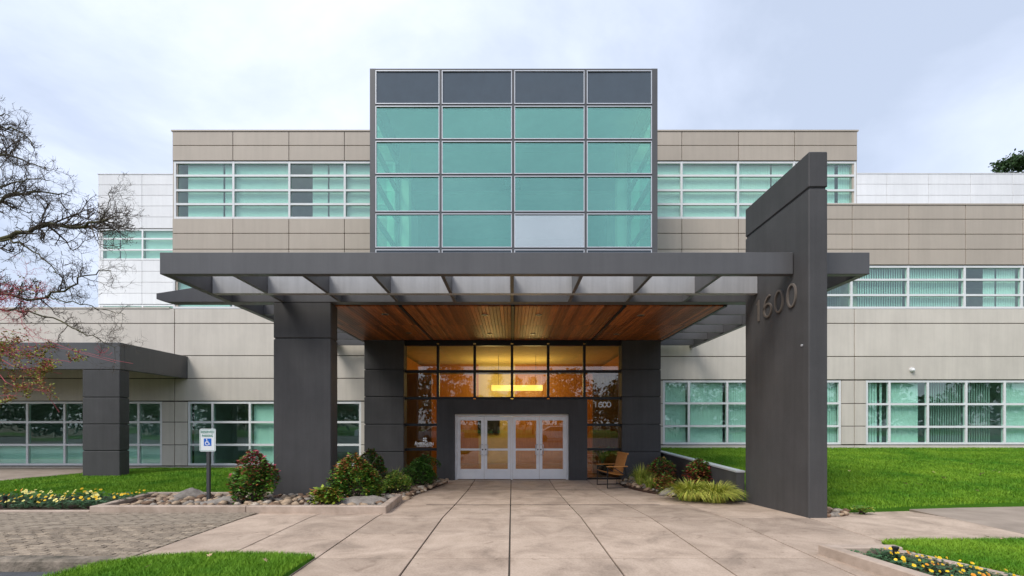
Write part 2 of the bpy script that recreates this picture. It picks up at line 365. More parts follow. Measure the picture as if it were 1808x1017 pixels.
# kerb of the driveway along the road, tapering at the grass island
s = MB()
N0 = 24; xsK = np.linspace(-14, -4.75, N0)
pro = []
for x in xsK:
    h = 0.0 if x < -5.7 else 0.0
    bt = -0.135
    yy = 5.44 + 0.004 * math.sin(x * 9)
    tp = 0.012 if x < -5.6 else 0.012 * (-4.75 - x) / 0.85
    pro.append([(x, yy + .02, -0.4), (x, yy, bt), (x, yy + .015, tp - .03), (x, yy + .045, tp), (x, yy + .185, tp), (x, yy + .185, -0.4)])
for A, B_ in zip(pro, pro[1:]):
    for k in range(5): s.face([A[k], B_[k], B_[k + 1], A[k + 1]])
s.face(pro[-1]); s.face(pro[0][::-1])
tag(s.build('road_kerb', OLDKERB, origin=(-9, 5.5, -0.1)), 'weathered mossy kerb between the paver driveway and the road', 'kerb')
# front left grass island and its edging
def sheet(name, poly, zf, mt, nx=2, step=0.4):
    """a lawn-like sheet: grid clipped to a polygon, draped on zf, with skirt"""
    bm = bmesh.new()
    vs = [bm.verts.new((x, y, 0)) for x, y in poly]; f = bm.faces.new(vs)
    xs_ = [p[0] for p in poly]; ys_ = [p[1] for p in poly]
    for v in np.arange(min(xs_) + step, max(xs_), step): bmesh.ops.bisect_plane(bm, geom=bm.verts[:] + bm.edges[:] + bm.faces[:], plane_co=(v, 0, 0), plane_no=(1, 0, 0))
    for v in np.arange(min(ys_) + step, max(ys_), step): bmesh.ops.bisect_plane(bm, geom=bm.verts[:] + bm.edges[:] + bm.faces[:], plane_co=(0, v, 0), plane_no=(0, 1, 0))
    for v in bm.verts: v.co.z = zf(v.co.x, v.co.y)
    bnd = [ed for ed in bm.edges if len(ed.link_faces) == 1]
    ex = bmesh.ops.extrude_edge_only(bm, edges=bnd)
    for v in [g for g in ex['geom'] if isinstance(g, bmesh.types.BMVert)]: v.co.z -= 0.25
    bmesh.ops.recalc_face_normals(bm, faces=bm.faces)
    me = bpy.data.meshes.new(name); bm.to_mesh(me); bm.free(); me.materials.append(mt)
    me.polygons.foreach_set('use_smooth', [True] * len(me.polygons))
    o = link(name, me); o['kind'] = 'structure'; return o
def inside(poly, X, Y):
    c = np.zeros(X.shape, bool); n = len(poly)
    for i in range(n):
        x1, y1 = poly[i]; x2, y2 = poly[(i + 1) % n]
        if y1 == y2: continue
        k = ((y1 > Y) != (y2 > Y)) & (X < (x2 - x1) * (Y - y1) / (y2 - y1) + x1); c ^= k
    return c
def grass(name, poly, zf, dens, h, wd, label, holes=(), mt=None, vis=True):
    P = np.array(poly); mn, mxx = P.min(0), P.max(0)
    n = int(dens * np.prod(mxx - mn)); X = rng.uniform(mn[0], mxx[0], n); Y = rng.uniform(mn[1], mxx[1], n)
    k = inside(poly, X, Y)
    for hpoly in holes: k &= ~inside(hpoly, X, Y)
    if vis: k &= (np.abs(X) < Y * 1.13 + 1.6)
    X, Y = X[k], Y[k]; n = len(X)
    Z = np.array([zf(x, y) for x, y in zip(X, Y)]) - 0.004
    clump = 0.75 + 0.35 * np.sin(X * 3.1 + 1.3 * np.sin(Y * 2.3)) * np.sin(Y * 3.7 + X)
    H = h * rng.uniform(0.55, 1.25, n) * (0.75 + 0.35 * clump); A = rng.uniform(0, 2 * np.pi, n); W = wd * rng.uniform(0.7, 1.3, n)
    lx, ly = rng.normal(0, 0.45, n) * H, rng.normal(0, 0.45, n) * H
    dx, dy = np.cos(A) * W, np.sin(A) * W
    v = np.empty((n, 5, 3), np.float32)
    v[:, 0] = np.stack([X - dx, Y - dy, Z], 1); v[:, 1] = np.stack([X + dx, Y + dy, Z], 1)
    v[:, 2] = np.stack([X + dx * .7 + lx * .35, Y + dy * .7 + ly * .35, Z + H * .6], 1); v[:, 3] = np.stack([X - dx * .7 + lx * .35, Y - dy * .7 + ly * .35, Z + H * .6], 1)
    v[:, 4] = np.stack([X + lx, Y + ly, Z + H], 1)
    me = bpy.data.meshes.new(name)
    me.vertices.add(n * 5); me.vertices.foreach_set('co', v.ravel())
    base = np.arange(n)[:, None] * 5
    loops = np.concatenate([base + np.array([0, 1, 2, 3]), base + np.array([3, 2, 4])], 1).ravel().astype(np.int32)
    me.loops.add(n * 7); me.loops.foreach_set('vertex_index', loops)
    me.polygons.add(n * 2)
    st = (np.arange(n)[:, None] * 7 + np.array([0, 4])).ravel().astype(np.int32)
    me.polygons.foreach_set('loop_start', st)
    me.update(calc_edges=True); me.validate()
    me.materials.append(mt or GRASSM)
    o = link(name, me); tag(o, label, 'grass', kind='stuff'); return o
isl = [(-4.9, 1.2), (-2.42, 1.2), (-2.42, 5.56), (-2.9, 5.68), (-3.5, 5.76), (-4.0, 5.72), (-4.45, 5.55), (-4.75, 5.2), (-4.9, 4.7)]
zI = lambda x, y: 0.007 + 0.035 * min(1, max(0, (5.7 - y)) / 0.5)
sheet('lawn', isl, zI, LAWN)
grass('grass', isl, zI, 9000, 0.052, 0.0032, 'mown green grass on the small island at the front left of the walkway', holes=[[(-9, 0), (0, 0), (0, 4.2), (-9, 4.2)]])
def ribbon(path, wd, z0, z1):
    s = MB(); P = [Vector((x, y, 0)) for x, y in path]; Lp, Rp = [], []
    for i, p in enumerate(P):
        d = (P[min(i + 1, len(P) - 1)] - P[max(0, i - 1)]).normalized(); nrm = Vector((-d.y, d.x, 0))
        Lp.append(p + nrm * wd / 2); Rp.append(p - nrm * wd / 2)
    for i in range(len(P) - 1):
        s.hexa([(Rp[i].x, Rp[i].y, z0), (Rp[i + 1].x, Rp[i + 1].y, z0), (Lp[i + 1].x, Lp[i + 1].y, z0), (Lp[i].x, Lp[i].y, z0),
                (Rp[i].x, Rp[i].y, z1), (Rp[i + 1].x, Rp[i + 1].y, z1), (Lp[i + 1].x, Lp[i + 1].y, z1), (Lp[i].x, Lp[i].y, z1)])
    return s
s = ribbon([(-4.98, 1.0), (-4.98, 4.7), (-4.83, 5.25), (-4.52, 5.62), (-4.1, 5.8)], 0.14, -0.4, 0.012)
tag(s.build('edging_kerb', KERB), 'thin pale concrete edging curving round the front left grass island', 'kerb')

# right hand lawn on its slope
zR = lambda x, y: -0.022 + 0.74 * (max(0, min(1, (y - 8.5) / 8.0)) ** 0.9) + 0.03
lawnR = [(5.53, 9.35), (5.95, 9.0), (6.3, 8.52), (7.5, 8.72), (8.8, 8.9), (10.1, 9.02), (14, 9.3), (26, 9.6), (26, 16.6), (5.2, 16.6), (5.2, 10.1), (5.53, 10.1)]
sheet('lawn', lawnR, zR, LAWN)
grass('grass', [p if p[0] < 20 else (19.5, p[1]) for p in lawnR], zR, 2300, 0.055, 0.006, 'thick mown grass on the sloping lawn right of the numbered fin wall')
fr = [(4.86, 5.55), (4.95, 5.9), (5.1, 6.25), (5.6, 6.36), (6.6, 6.4), (9, 6.35), (12, 6.2), (12, 3.0), (6.2, 3.0), (5.75, 4.0), (5.36, 4.7)]
zF = lambda x, y: 0.008 + 0.05 * min(1, max(0, 6.4 - y) / 0.8)
sheet('lawn', fr, zF, LAWN)
grass('grass', fr, zF, 7000, 0.055, 0.0036, 'mown grass beside the flower planter in the front right corner', holes=[[(0, 0), (14, 0), (14, 4.2), (0, 4.2)]])
# left hand lawn behind the planter and flower bed
zL = lambda x, y: -0.06 + 0.14 * max(0, min(1, (y - 10) / 4.5)) - (0.06 * max(0, min(1, (y - 14.5) / 2)))
lawnL = [(-24, 10.0), (-8.3, 10.15), (-8.2, 10.42), (-5.4, 10.42), (-4.4, 11.2), (-4.3, 14.6), (-4.9, 14.85), (-4.9, 16.6), (-24, 16.6)]
pathL = [(-26, 12.5), (-14.4, 12.75), (-13.5, 14.2), (-13.2, 16.62), (-26, 16.62)]
sheet('lawn', lawnL, zL, LAWN)
sheet('path', pathL, lambda x, y: zL(x, y) + 0.035, OLDCON)
grass('grass', [p if p[0] > -20 else (-19, p[1]) for p in lawnL], zL, 2300, 0.055, 0.006, 'mown grass of the left lawn behind the planter and pansy bed', holes=[pathL])

# ================================================================== office building
YF, YU, YT, YE = 16.5, 16.6, 13.5, 14.84
bld = empty('office_building', (0, YF, 0), 'beige three storey office building with teal ribbon windows and glass tower over its entrance', 'building')
def rowpanels(mt, jm, xe, ye, Y, th=0.05, gap=0.010, back=0.30, name='panel', parent=None, backname='wall'):
    """panels laid out on pixel edges xe, ye at depth Y; a dark backing shows in the joints"""
    X = [px(q, Y) for q in xe]; Z = [pz(q, Y) for q in ye]
    par = parent or bld
    bk = MB(); bk.box(min(X), max(X), Y + th, Y + th + back, min(Z), max(Z)); bk.build(backname, jm, par)
    for i in range(len(X) - 1):
        for j in range(len(Z) - 1):
            xa, xb = sorted((X[i], X[i + 1])); za, zb = sorted((Z[j], Z[j + 1]))
            panel(name, mt, par, xa + gap, xb - gap, Y, Y + th - 0.002, za + gap, zb - gap)
def office_room(X0, X1, Y0, Z0, Z1, par, depth=3.2, wallm=ROOMW):
    s = MB(); t = 0.1
    s.cur = 0
    s.box(X0, X1, Y0 + depth, Y0 + depth + t, Z0 - t, Z1 + t)
    s.box(X0 - t, X0, Y0, Y0 + depth + t, Z0 - t, Z1 + t); s.box(X1, X1 + t, Y0, Y0 + depth + t, Z0 - t, Z1 + t)
    s.box(X0, X1, Y0, Y0 + depth, Z1, Z1 + t)
    s.cur = 1
    s.box(X0, X1, Y0, Y0 + depth, Z0 - t, Z0)
    s.build('interior', [wallm, ROOMD], par)
def blind_mesh(w, h, ang):
    s = MB(); n = max(1, int(w / 0.085)); p = w / n; c, sn = math.cos(ang), math.sin(ang)
    for i in range(n):
        x = -w / 2 + p * (i + .5); a_ = 0.046
        s.hexa([(x - a_ * c, -a_ * sn, -h / 2), (x - a_ * c + .002, -a_ * sn - .004, -h / 2), (x + a_ * c + .002, a_ * sn - .004, -h / 2), (x + a_ * c, a_ * sn, -h / 2),
                (x - a_ * c, -a_ * sn, h / 2), (x - a_ * c + .002, -a_ * sn - .004, h / 2), (x + a_ * c + .002, a_ * sn - .004, h / 2), (x + a_ * c, a_ * sn, h / 2)])
    return s
def window(xe, ye, Y, blinds, fw=0.075, glass=GLASS, frame=FRAMEW, room=True, parent=None, depth=3.2, rec=0.03):
    """window with one frame, a pane for every opening and a blind for every (x0, x1, angle) of blinds, in pixels"""
    par = parent or bld
    X = [px(q, Y) for q in xe]; Z = sorted(pz(q, Y) for q in ye)
    y0 = Y + rec; fd = 0.10
    s = MB()
    for i, x in enumerate(X):
        h_ = fw / 2
        xa, xb = (x, x + fw) if i == 0 else ((x - fw, x) if i == len(X) - 1 else (x - h_, x + h_))
        s.box(xa, xb, y0, y0 + fd, Z[0], Z[-1])
    bx = [(X[i] + (fw if i == 0 else fw / 2), X[i + 1] - (fw if i == len(X) - 2 else fw / 2)) for i in range(len(X) - 1)]
    bz = [(Z[j] + (fw if j == 0 else fw / 2), Z[j + 1] - (fw if j == len(Z) - 2 else fw / 2)) for j in range(len(Z) - 1)]
    for (xa, xb) in bx:
        s.box(xa, xb, y0 + .002, y0 + fd - .002, Z[0], Z[0] + fw); s.box(xa, xb, y0 + .002, y0 + fd - .002, Z[-1] - fw, Z[-1])
        for z in Z[1:-1]: s.box(xa, xb, y0 + .004, y0 + fd - .004, z - fw / 2, z + fw / 2)
    f = s.build('window', frame, par)
    for (xa, xb) in bx:
        for (za, zb) in bz:
            panel('pane', glass, f, xa, xb, y0 + 0.045, y0 + 0.055, za, zb, bevel=0).rotation_euler = (random.uniform(-.006, .006), 0, random.uniform(-.006, .006))
    if room: office_room(X[0], X[-1], Y + 0.38, Z[0] - 0.1, Z[-1] + 0.25, par, depth)
    for (a, b_, ang) in blinds:
        xa, xb = px(a, Y), px(b_, Y)
        bb = blind_mesh(xb - xa, Z[-1] - Z[0] - .12, ang * (.62 if ang < .9 else 1)); o = link('blind', bb.mesh('blind', BLIND), f, ((xa + xb) / 2, y0 + 0.17, (Z[0] + Z[-1]) / 2)); o['kind'] = 'stuff'
    return f
TL, TR = 697, 1113          # where the tower meets the facade
UL = [304, 411, 510, 608, TL]; UR = [TR, 1204, 1304, 1403, 1514]
for xe in (UL, UR):
    rowpanels(BEIGE, JOINT, xe, [232, 256.8, 283.5], YU)
    rowpanels(BEIGE, JOINT, xe, [386, 412, 440, 468], YU)
window([306, 411, 510, 608, TL], [284, 309, 335, 359.5, 385.5], YU, [(326, 388, .45), (392, 410, .45), (412, 508, .5), (548, 575, .4), (578, 606, .5), (610, 690, .45)])
window([TR, 1204, 1304, 1403, 1513], [284, 309, 335, 359.5, 385.5], YU, [(1118, 1302, .18), (1305, 1365, .25), (1368, 1480, .25), (1486, 1508, .2)])
window([304, 411, 510, 608, TL], [469, 493.5, 520, 544.5], YU, [(306, 400, .5), (405, 690, .4)])
# right wing, a step in front of the upper block
XRW = [1405, 1504.8, 1605, 1705, 1806, 1907, 2008, 2109]
rowpanels(BEIGE, JOINT, XRW, [362, 387, 413.5, 440, 467.5], YF)
window([1113, 1204, 1304, 1403, 1504.8, 1605, 1705, 1806, 1907, 2008, 2109], [468.5, 493.3, 520.5, 544.5], YF, [(1118, 1200, .3), (1206, 1400, .35), (1404, 1492, .95), (1508, 1602, .75), (1607, 1702, .5), (1745, 1766, .25), (1769, 1803, .25), (1830, 1905, .5)])
# lower precast walls
rowpanels(PRECAST, JOINT, [-420, 308, 660], [545, 571, 628, 668, 708], YF, gap=0.014)
rowpanels(PRECAST, JOINT, [1150, 1508.7, 2109], [545, 571, 629.5, 670.5], YF, gap=0.014)
rowpanels(PRECAST, JOINT, [285, 308, 331], [709, 745.3, 785.5, 822.5], YF, gap=0.012)
rowpanels(PRECAST, JOINT, [1486, 1508.7, 1530], [671.5, 712.5, 752.5, 785], YF, gap=0.012)
rowpanels(PRECAST, JOINT, [637, 660], [709, 745.3, 785.5, 822.5], YF, gap=0.012)
rowpanels(PRECAST, JOINT, [1150, 1171], [671.5, 712.5, 752.5, 785], YF, gap=0.012)
rowpanels(PRECAST, JOINT, [-420, 308, 660], [823.5, 858], YF, gap=0.012)
rowpanels(PRECAST, JOINT, [1150, 1508.7, 2109], [786, 858], YF, gap=0.012)
window([-420, -354, -287, -220, -154, -87, -20, 46, 112, 178, 243, 285], [709, 745.3, 785.5, 822], YF, [(-418, -20, .5)])
window([331, 374, 440, 507, 573, 637], [709, 745.3, 785.5, 822], YF, [(443, 560, .2)])
window([1171, 1217, 1285, 1352, 1420, 1486], [671.5, 712, 752.3, 784.8], YF, [(1174, 1214, .25), (1219, 1280, .2), (1287, 1484, .42)])
window([1530, 1572, 1640, 1708, 1776, 1843, 1911, 1978, 2046, 2109], [671.5, 713.5, 753.5, 784.8], YF, [(1532, 1556, .3), (1559, 1566, .3), (1575, 1629, .2), (1642, 1706, 1.15), (1710, 1758, 1.1), (1778, 1905, .2)])
# low roller shades: pale lower panes of the left windows
sh = MB()
sh.box(px(-420, YF), px(284, YF), YF + .26, YF + .27, pz(822, YF), pz(787, YF))
tagp = sh.build('window_film', BLIND, bld)
# roofs, parapet caps, end walls and back of the block
s = MB(); s.box(px(302.5, YU), px(1515.5, YU), YU - .02, YU + .42, pz(232, YU), pz(232, YU) + .05); s.build('parapet_cap', BEIGE, bld)
s = MB(); s.box(px(1404, YF), px(2110, YF), YF - .02, YF + .42, pz(362, YF), pz(362, YF) + .05); s.build('parapet_cap', BEIGE, bld)
s = MB(); s.box(px(-421, YF), px(304, YU) - .02, YF - .02, YF + .42, pz(545, YF), pz(545, YF) + .05); s.build('parapet_cap', PRECAST, bld)
for xa, xb, ya, z1 in ((px(304, YU) - .02, px(304, YU) + .16, YU + .06, pz(232, YU)), (px(1514, YU) - .16, px(1514, YU) + .02, YU + .06, pz(232, YU))):
    s = MB(); s.box(xa, xb, ya, 36, -.6, z1); s.build('end_wall', BEIGE, bld)
s = MB(); s.box(px(304, YU) + .17, px(1514, YU) - .17, YU + .36, 36, pz(283, YU) + .5, pz(240, YU)); s.build('roof', ROOMW, bld)
s = MB(); s.box(px(1515, YU) + .03, px(2109, YF), YF + .36, 22.2, pz(467, YF) + .3, pz(375, YF)); s.build('roof', ROOMW, bld)
s = MB(); s.box(px(-420, YF), px(302, YU) - .05, YF + .36, 22.2, pz(700, YF) + .6, pz(553, YF)); s.build('roof', ROOMW, bld)
s = MB(); s.box(px(304, YU) + .17, px(1514, YU) - .17, 35.7, 36, -.6, pz(240, YU)); s.build('back_wall', BEIGE, bld)
# ---- glass tower
ZB = 4.86
tx = [px(653, YT), px(778, YT), px(906, YT), px(1034, YT), px(1161, YT)]
tz = [pz(q, YT) for q in (121, 185.5, 247.5, 309, 375.5, 439)]
tz += [(tz[-1] + ZB) / 2, ZB + 0.02]
xl, xr = tx[0], tx[-1]; ft = 0.17
s = MB()
s.box(xl, xl + ft, YT, YT + .2, ZB, tz[0]); s.box(xr - ft, xr, YT, YT + .2, ZB, tz[0])
for x in tx[1:-1]: s.box(x - .035, x + .035, YT + .002, YT + .16, ZB, tz[0] - .05)
s.box(xl + ft, xr - ft, YT + .004, YT + .2, tz[0] - .06, tz[0])
edges = [xl + ft] + tx[1:-1] + [xr - ft]
for z in tz[1:-1]:
    for i in range(4):
        a_ = edges[i] + (.035 if i else 0); c_ = edges[i + 1] - (.035 if i < 3 else 0)
        s.box(a_, c_, YT + .006, YT + .16, z - .03, z + .03)
tower = s.build('glass_tower', GREYMETAL, bld, origin=(0, YT, 8))
trims = MB()
for j in range(len(tz) - 1):
    zt, zb = tz[j] - (.06 if j == 0 else .03), tz[j + 1] + .03
    for i in range(4):
        xa = edges[i] + (.035 if i else 0); xb = edges[i + 1] - (.035 if i < 3 else 0)
        t_ = .024
        tr = MB()
        tr.box(xa, xb, YT - .012, YT + .05, zt - t_, zt); tr.box(xa, xb, YT - .012, YT + .05, zb, zb + t_)
        tr.box(xa, xa + t_, YT - .010, YT + .05, zb + t_, zt - t_); tr.box(xb - t_, xb, YT - .010, YT + .05, zb + t_, zt - t_)
        tr.build('pane_trim', SILVER, tower)
        gm = SPANDREL if j == 0 or j > 4 else (CGLASS if (i, j) == (2, 4) else TGLASS)
        panel('pane', gm, tower, xa + t_, xb - t_, YT + .02, YT + .03, zb + t_, zt - t_, bevel=0).rotation_euler = (random.uniform(-.008, .008), 0, random.uniform(-.008, .008))
# side walls of the tower: glazed, dark members
for sx, x0, x1 in ((-1, xl, xl + .12), (1, xr - .12, xr)):
    s = MB()
    ymid = (YT + YU) / 2 + .1
    for z in tz[1:5]: s.box(x0, x1, YT + .2, YU + .1, z - .06, z + .06)
    s.box(x0, x1, YT + .2, YU + .3, tz[0] - .06, tz[0]); s.box(x0, x1, YT + .2, YU + .1, tz[5] - .12, tz[5])
    s.box(x0, x1, YU - .08, YU - .003, tz[5], tz[0] - .06)
    sw = s.build('side_frame', GREYMETAL, tower)
    for j in range(len(tz) - 2):
        zt, zb = tz[j] - .06, tz[j + 1] + .06
        panel('pane', SPANDREL if j == 0 else TGLASS, tower, x0 + .05, x0 + .06, YT + .2, YU - .08, zb, zt, bevel=0)
    s = MB(); s.box(x0, x1, YT + .2, YU + .1, ZB, tz[5] - .12); s.build('side_panel', BEIGE, tower)
s = MB(); s.box(xl + .01, xr - .01, YT + .21, 24, tz[0] - .25, tz[0] - .07); s.build('roof', ROOMW, tower)
# room behind the tower glass
LOBW = M('upper_lobby_wall', (0.42, 0.45, 0.42), 0.8); LOBP = M('pale_green_column', (0.85, 0.88, 0.72), 0.7)
s = MB(); s.box(xl + .15, xr - .15, YT + .25, 23, tz[5] - .3, tz[5] - .15)
s.box(px(TL, YU) - .1, px(TR, YU) + .1, 23, 23.2, tz[5] - .3, tz[0] - .3)
s.box(px(TL, YU) - .2, px(TL, YU) - .05, YU + .4, 23, tz[5] - .3, tz[0] - .3); s.box(px(TR, YU) + .05, px(TR, YU) + .2, YU + .4, 23, tz[5] - .3, tz[0] - .3)
s.box(px(TL, YU), px(TR, YU), YU + 2.0, 23, tz[1] - .1, tz[1] + .05)
s.build('tower_interior', LOBW, tower)
s = MB(); s.box(px(889, 18), px(919, 18), 18, 18.3, pz(328, 18), pz(311, 18)); s.build('ceiling_fixture', GREYMETAL, tower)
for xa, xb in ((702, 722), (1090, 1108)):
    s = MB(); s.box(px(xa, YU), px(xb, YU), YU + .0, YU + .4, tz[5] - .15, tz[0] - .26); s.build('column', LOBP, tower)
# ---- entrance: pillars of stacked blocks, glazed screen, surround and doors
zg = -0.19
pe = [pz(q, YE) for q in (600, 652.5, 700.5, 749.5, 798)] + [zg - .1]
for xa, xb in ((643, 713), (1098, 1167)):
    X0, X1 = px(xa, YE), px(xb, YE)
    s = MB(); s.box(X0 + .03, X1 - .03, YE + .03, 15.27, zg - .2, pe[0]); pil = s.build('pillar', GREY, bld)
    for j in range(5): panel('block', GREY, pil, X0, X1, YE, 15.3, pe[j + 1] + .012, pe[j] - .012, bevel=0.012)
YG = 15.0
gx = [px(q, YG) for q in (712, 773, 838, 904, 968, 1032, 1099)]
gzs = [pz(q, YG) for q in (608, 655.5, 703)]
lz = [pz(q, YG) for q in (703, 750, 793.5)] + [zg]
fw = .085
s = MB()
for i, x in enumerate(gx): s.box(x - fw / 2, x + fw / 2, YG, YG + .14, (zg if i in (0, 1, 5, 6) else gzs[2]), gzs[0])
for i in range(6):
    a_, c_ = gx[i] + fw / 2, gx[i + 1] - fw / 2
    for z in gzs: s.box(a_, c_, YG + .002, YG + .13, z - fw / 2, z + fw / 2)
    if i in (0, 5):
        for z in lz[1:]: s.box(a_, c_, YG + .002, YG + .13, z - fw / 2, z + fw / 2)
s.box(gx[0] - .3, gx[-1] + .3, YG + .003, YG + .1, gzs[0] + fw / 2, 4.5)
screen = s.build('glazed_screen', BLACKMETAL, bld)
for i in range(6):
    a_, c_ = gx[i] + fw / 2, gx[i + 1] - fw / 2
    rows = list(zip(gzs, gzs[1:])) + (list(zip(lz, lz[1:])) if i in (0, 5) else [])
    for zt, zb in rows: panel('pane', EGLASS, screen, a_, c_, YG + .06, YG + .07, zb + fw / 2, zt - fw / 2, bevel=0)
# surround
X0, X1, D0, D1 = px(772, YE), px(1036, YE), px(803, YE), px(1004, YE)
zt, zd = pz(705, YE), pz(731, YE)
s = MB()
s.prism_y([(X0, zg - .1), (D0, zg - .1), (D0, zd), (D1, zd), (D1, zg - .1), (X1, zg - .1), (X1, zt), (X0, zt)], YE - .12, YE + .5)
s.build('door_surround', GREY, bld, bevel=0.012)
# door frame and four leaves
YD = YE + .06
df = .075
s = MB(); s.box(D0, D0 + df, YD, YD + .12, zg, zd); s.box(D1 - df, D1, YD, YD + .12, zg, zd)
s.box(D0 + df, D1 - df, YD + .002, YD + .12, zd - df, zd); mid = (D0 + D1) / 2; s.box(mid - .03, mid + .03, YD + .004, YD + .118, zg, zd - df)
s.build('door_frame', DOORW, bld)
lw = (mid - .03 - D0 - df) / 2
def door(x0, x1, hinge):
    s = MB(); st = .10; y0, y1 = YD + .03, YD + .075; zb, ztp = zg + .015, zd - df - .006; zm = pz(794, YE)
    s.box(x0 + .004, x0 + st, y0, y1, zb, ztp); s.box(x1 - st, x1 - .004, y0, y1, zb, ztp)
    s.box(x0 + st, x1 - st, y0 + .001, y1 - .001, zb, zb + .33); s.box(x0 + st, x1 - st, y0 + .001, y1 - .001, ztp - .13, ztp); s.box(x0 + st, x1 - st, y0 + .002, y1 - .002, zm - .035, zm + .035)
    d = s.build('door', DOORW, bld, bevel=0.003)
    panel('pane', EGLASS, d, x0 + st, x1 - st, y0 + .018, y0 + .026, zb + .33, zm - .035, bevel=0)
    panel('pane', EGLASS, d, x0 + st, x1 - st, y0 + .018, y0 + .026, zm + .035, ztp - .13, bevel=0)
    hx = x1 - .05 if hinge == 'l' else x0 + .05; dx = -.075 if hinge == 'l' else .075
    t = MB(); t.tube([(hx, y0, zm + .17), (hx + dx * .1, y0 - .07, zm + .17), (hx + dx, y0 - .075, zm + .16), (hx + dx, y0 - .075, zm - .16), (hx + dx * .1, y0 - .07, zm - .17), (hx, y0, zm - .17)], .014, 6)
    t.build('handle', SILVER, d, smooth=True)
    t = MB(); t.box(hx - .02, hx + .02, y0 - .006, y0, zm - .02, zm + .02); t.build('lock', BLACKMETAL, d)
door(D0 + df, D0 + df + lw, 'l'); door(D0 + df + lw, mid - .03, 'r'); door(mid + .03, mid + .03 + lw, 'l'); door(mid + .03 + lw, D1 - df, 'r')
# lettering helper
def text_mesh(txt, size, depth, bold=0.0, spacing=1.0):
    cu = bpy.data.curves.new('txt', 'FONT'); cu.body = txt; cu.size = size; cu.extrude = depth / 2; cu.offset = bold; cu.align_x = 'CENTER'; cu.space_character = spacing
    o = bpy.data.objects.new('txt', cu); col.objects.link(o)
    dg = bpy.context.evaluated_depsgraph_get(); me = bpy.data.meshes.new_from_object(o.evaluated_get(dg))
    bpy.data.objects.remove(o); bpy.data.curves.remove(cu)
    me.transform(Matrix.Rotation(R(90), 4, 'X')); return me
def lettering(name, txt, size, x, y, z, mt, parent, bold=0.0, depth=.006, spacing=1.0, label=None, fit=None):
    me = text_mesh(txt, size, depth, bold, spacing)
    if fit:
        c = np.array([v.co[:] for v in me.vertices]); wd = c[:, 0].max() - c[:, 0].min(); k = fit / wd
        me.transform(Matrix.Diagonal((k, 1, 1, 1)))
    me.materials.clear(); me.materials.append(mt)
    o = link(name, me, parent, (x, y, z))
    if label: o['label'] = label
    return o
def arc(cx, cz, rx, rz, a0, a1, n=18): return [(cx + rx * math.cos(R(a0 + (a1 - a0) * t / n)), cz + rz * math.sin(R(a0 + (a1 - a0) * t / n))) for t in range(n + 1)]
def stroke(paths, wd, dp):
    s = MB()
    for P in paths:
        n = len(P); closed = (abs(P[0][0] - P[-1][0]) + abs(P[0][1] - P[-1][1])) < 1e-4
        A, B_ = [], []
        for i in range(n):
            if closed: p0, p1 = P[(i - 1) % (n - 1)], P[(i + 1) % (n - 1)]
            else: p0, p1 = P[max(i - 1, 0)], P[min(i + 1, n - 1)]
            d = Vector((p1[0] - p0[0], p1[1] - p0[1])).normalized(); nn = Vector((-d.y, d.x)) * wd / 2
            A.append((P[i][0] + nn.x, P[i][1] + nn.y)); B_.append((P[i][0] - nn.x, P[i][1] - nn.y))
        for i in range(n - 1):
            s.hexa([(A[i][0], 0, A[i][1]), (B_[i][0], 0, B_[i][1]), (B_[i + 1][0], 0, B_[i + 1][1]), (A[i + 1][0], 0, A[i + 1][1]),
                    (A[i][0], dp, A[i][1]), (B_[i][0], dp, B_[i][1]), (B_[i + 1][0], dp, B_[i + 1][1]), (A[i + 1][0], dp, A[i + 1][1])])
    return s
Hn = .44
digits = {'1': [[(-.06, Hn * .8), (0.0, Hn), (0.0, 0)]],
          '0': [arc(0, Hn / 2, .125, Hn / 2 - .015, 0, 360, 28)],
          '6': [arc(0, .145, .13, .13, 0, 360, 22), [(-.128, .17), (-.115, .26), (-.07, .35), (.0, .41), (.075, .43)]]}
ysn = YG + .052
def tx_(p): return px(p, YG)
digw = {'1': [[(-.12, Hn * .66), (-.01, Hn * .92), (-.01, .01)]], '0': [arc(0, Hn / 2, .115, Hn / 2 - .04, 0, 360, 26)],
        '6': [arc(0, .145, .115, .108, 0, 360, 22), [(-.112, .16), (-.105, .26), (-.06, .35), (.0, .385), (.07, .37), (.105, .325)]]}
num = MB()
for ch_, q_ in (('1', 1052.5), ('6', 1060.8), ('0', 1068.2), ('0', 1075.6)):
    t_ = stroke(digw[ch_], .062, .006); o_ = len(num.v); kx = .205 / Hn
    num.v += [(tx_(q_) + v_[0] * kx * 1.12, ysn - .003 + v_[1], pz(719.5, YG) + v_[2] * kx) for v_ in t_.v]; num.f += [tuple(i_ + o_ for i_ in f_) for f_ in t_.f]; num.mi += t_.mi
num.build('lettering', WHITEV, screen)['label'] = 'white street number 1600 on the glass'
zl = pz(786.3, YG)
for t_, sz, q_, ft_ in (('A', .19, 733.7, .085), ('MBER', .135, 742.6, .235), ('G', .19, 751.6, .095), ('LEN', .135, 759.9, .19)):
    lettering('lettering', t_, sz, tx_(q_), ysn, zl, WHITEV, screen, bold=.003, fit=ft_)
lettering('lettering', 'BUSINESS CENTER', .058, tx_(749.5), ysn, pz(789.2, YG), WHITEV, screen, fit=.52)
s = MB()
cx_, cz_ = tx_(749.5), pz(776.0, YG)
for k in range(4):
    a_ = R(45 + 90 * k); c, sn = math.cos(a_), math.sin(a_); u = lambda p, q: (cx_ + p * c - q * sn, cz_ + p * sn + q * c)
    s.prism_y([u(.008, 0), u(.04, -.024), u(.074, -.028), u(.064, 0), u(.074, .028), u(.04, .024)], ysn - .003, ysn + .003)
s.build('emblem', WHITEV, screen)
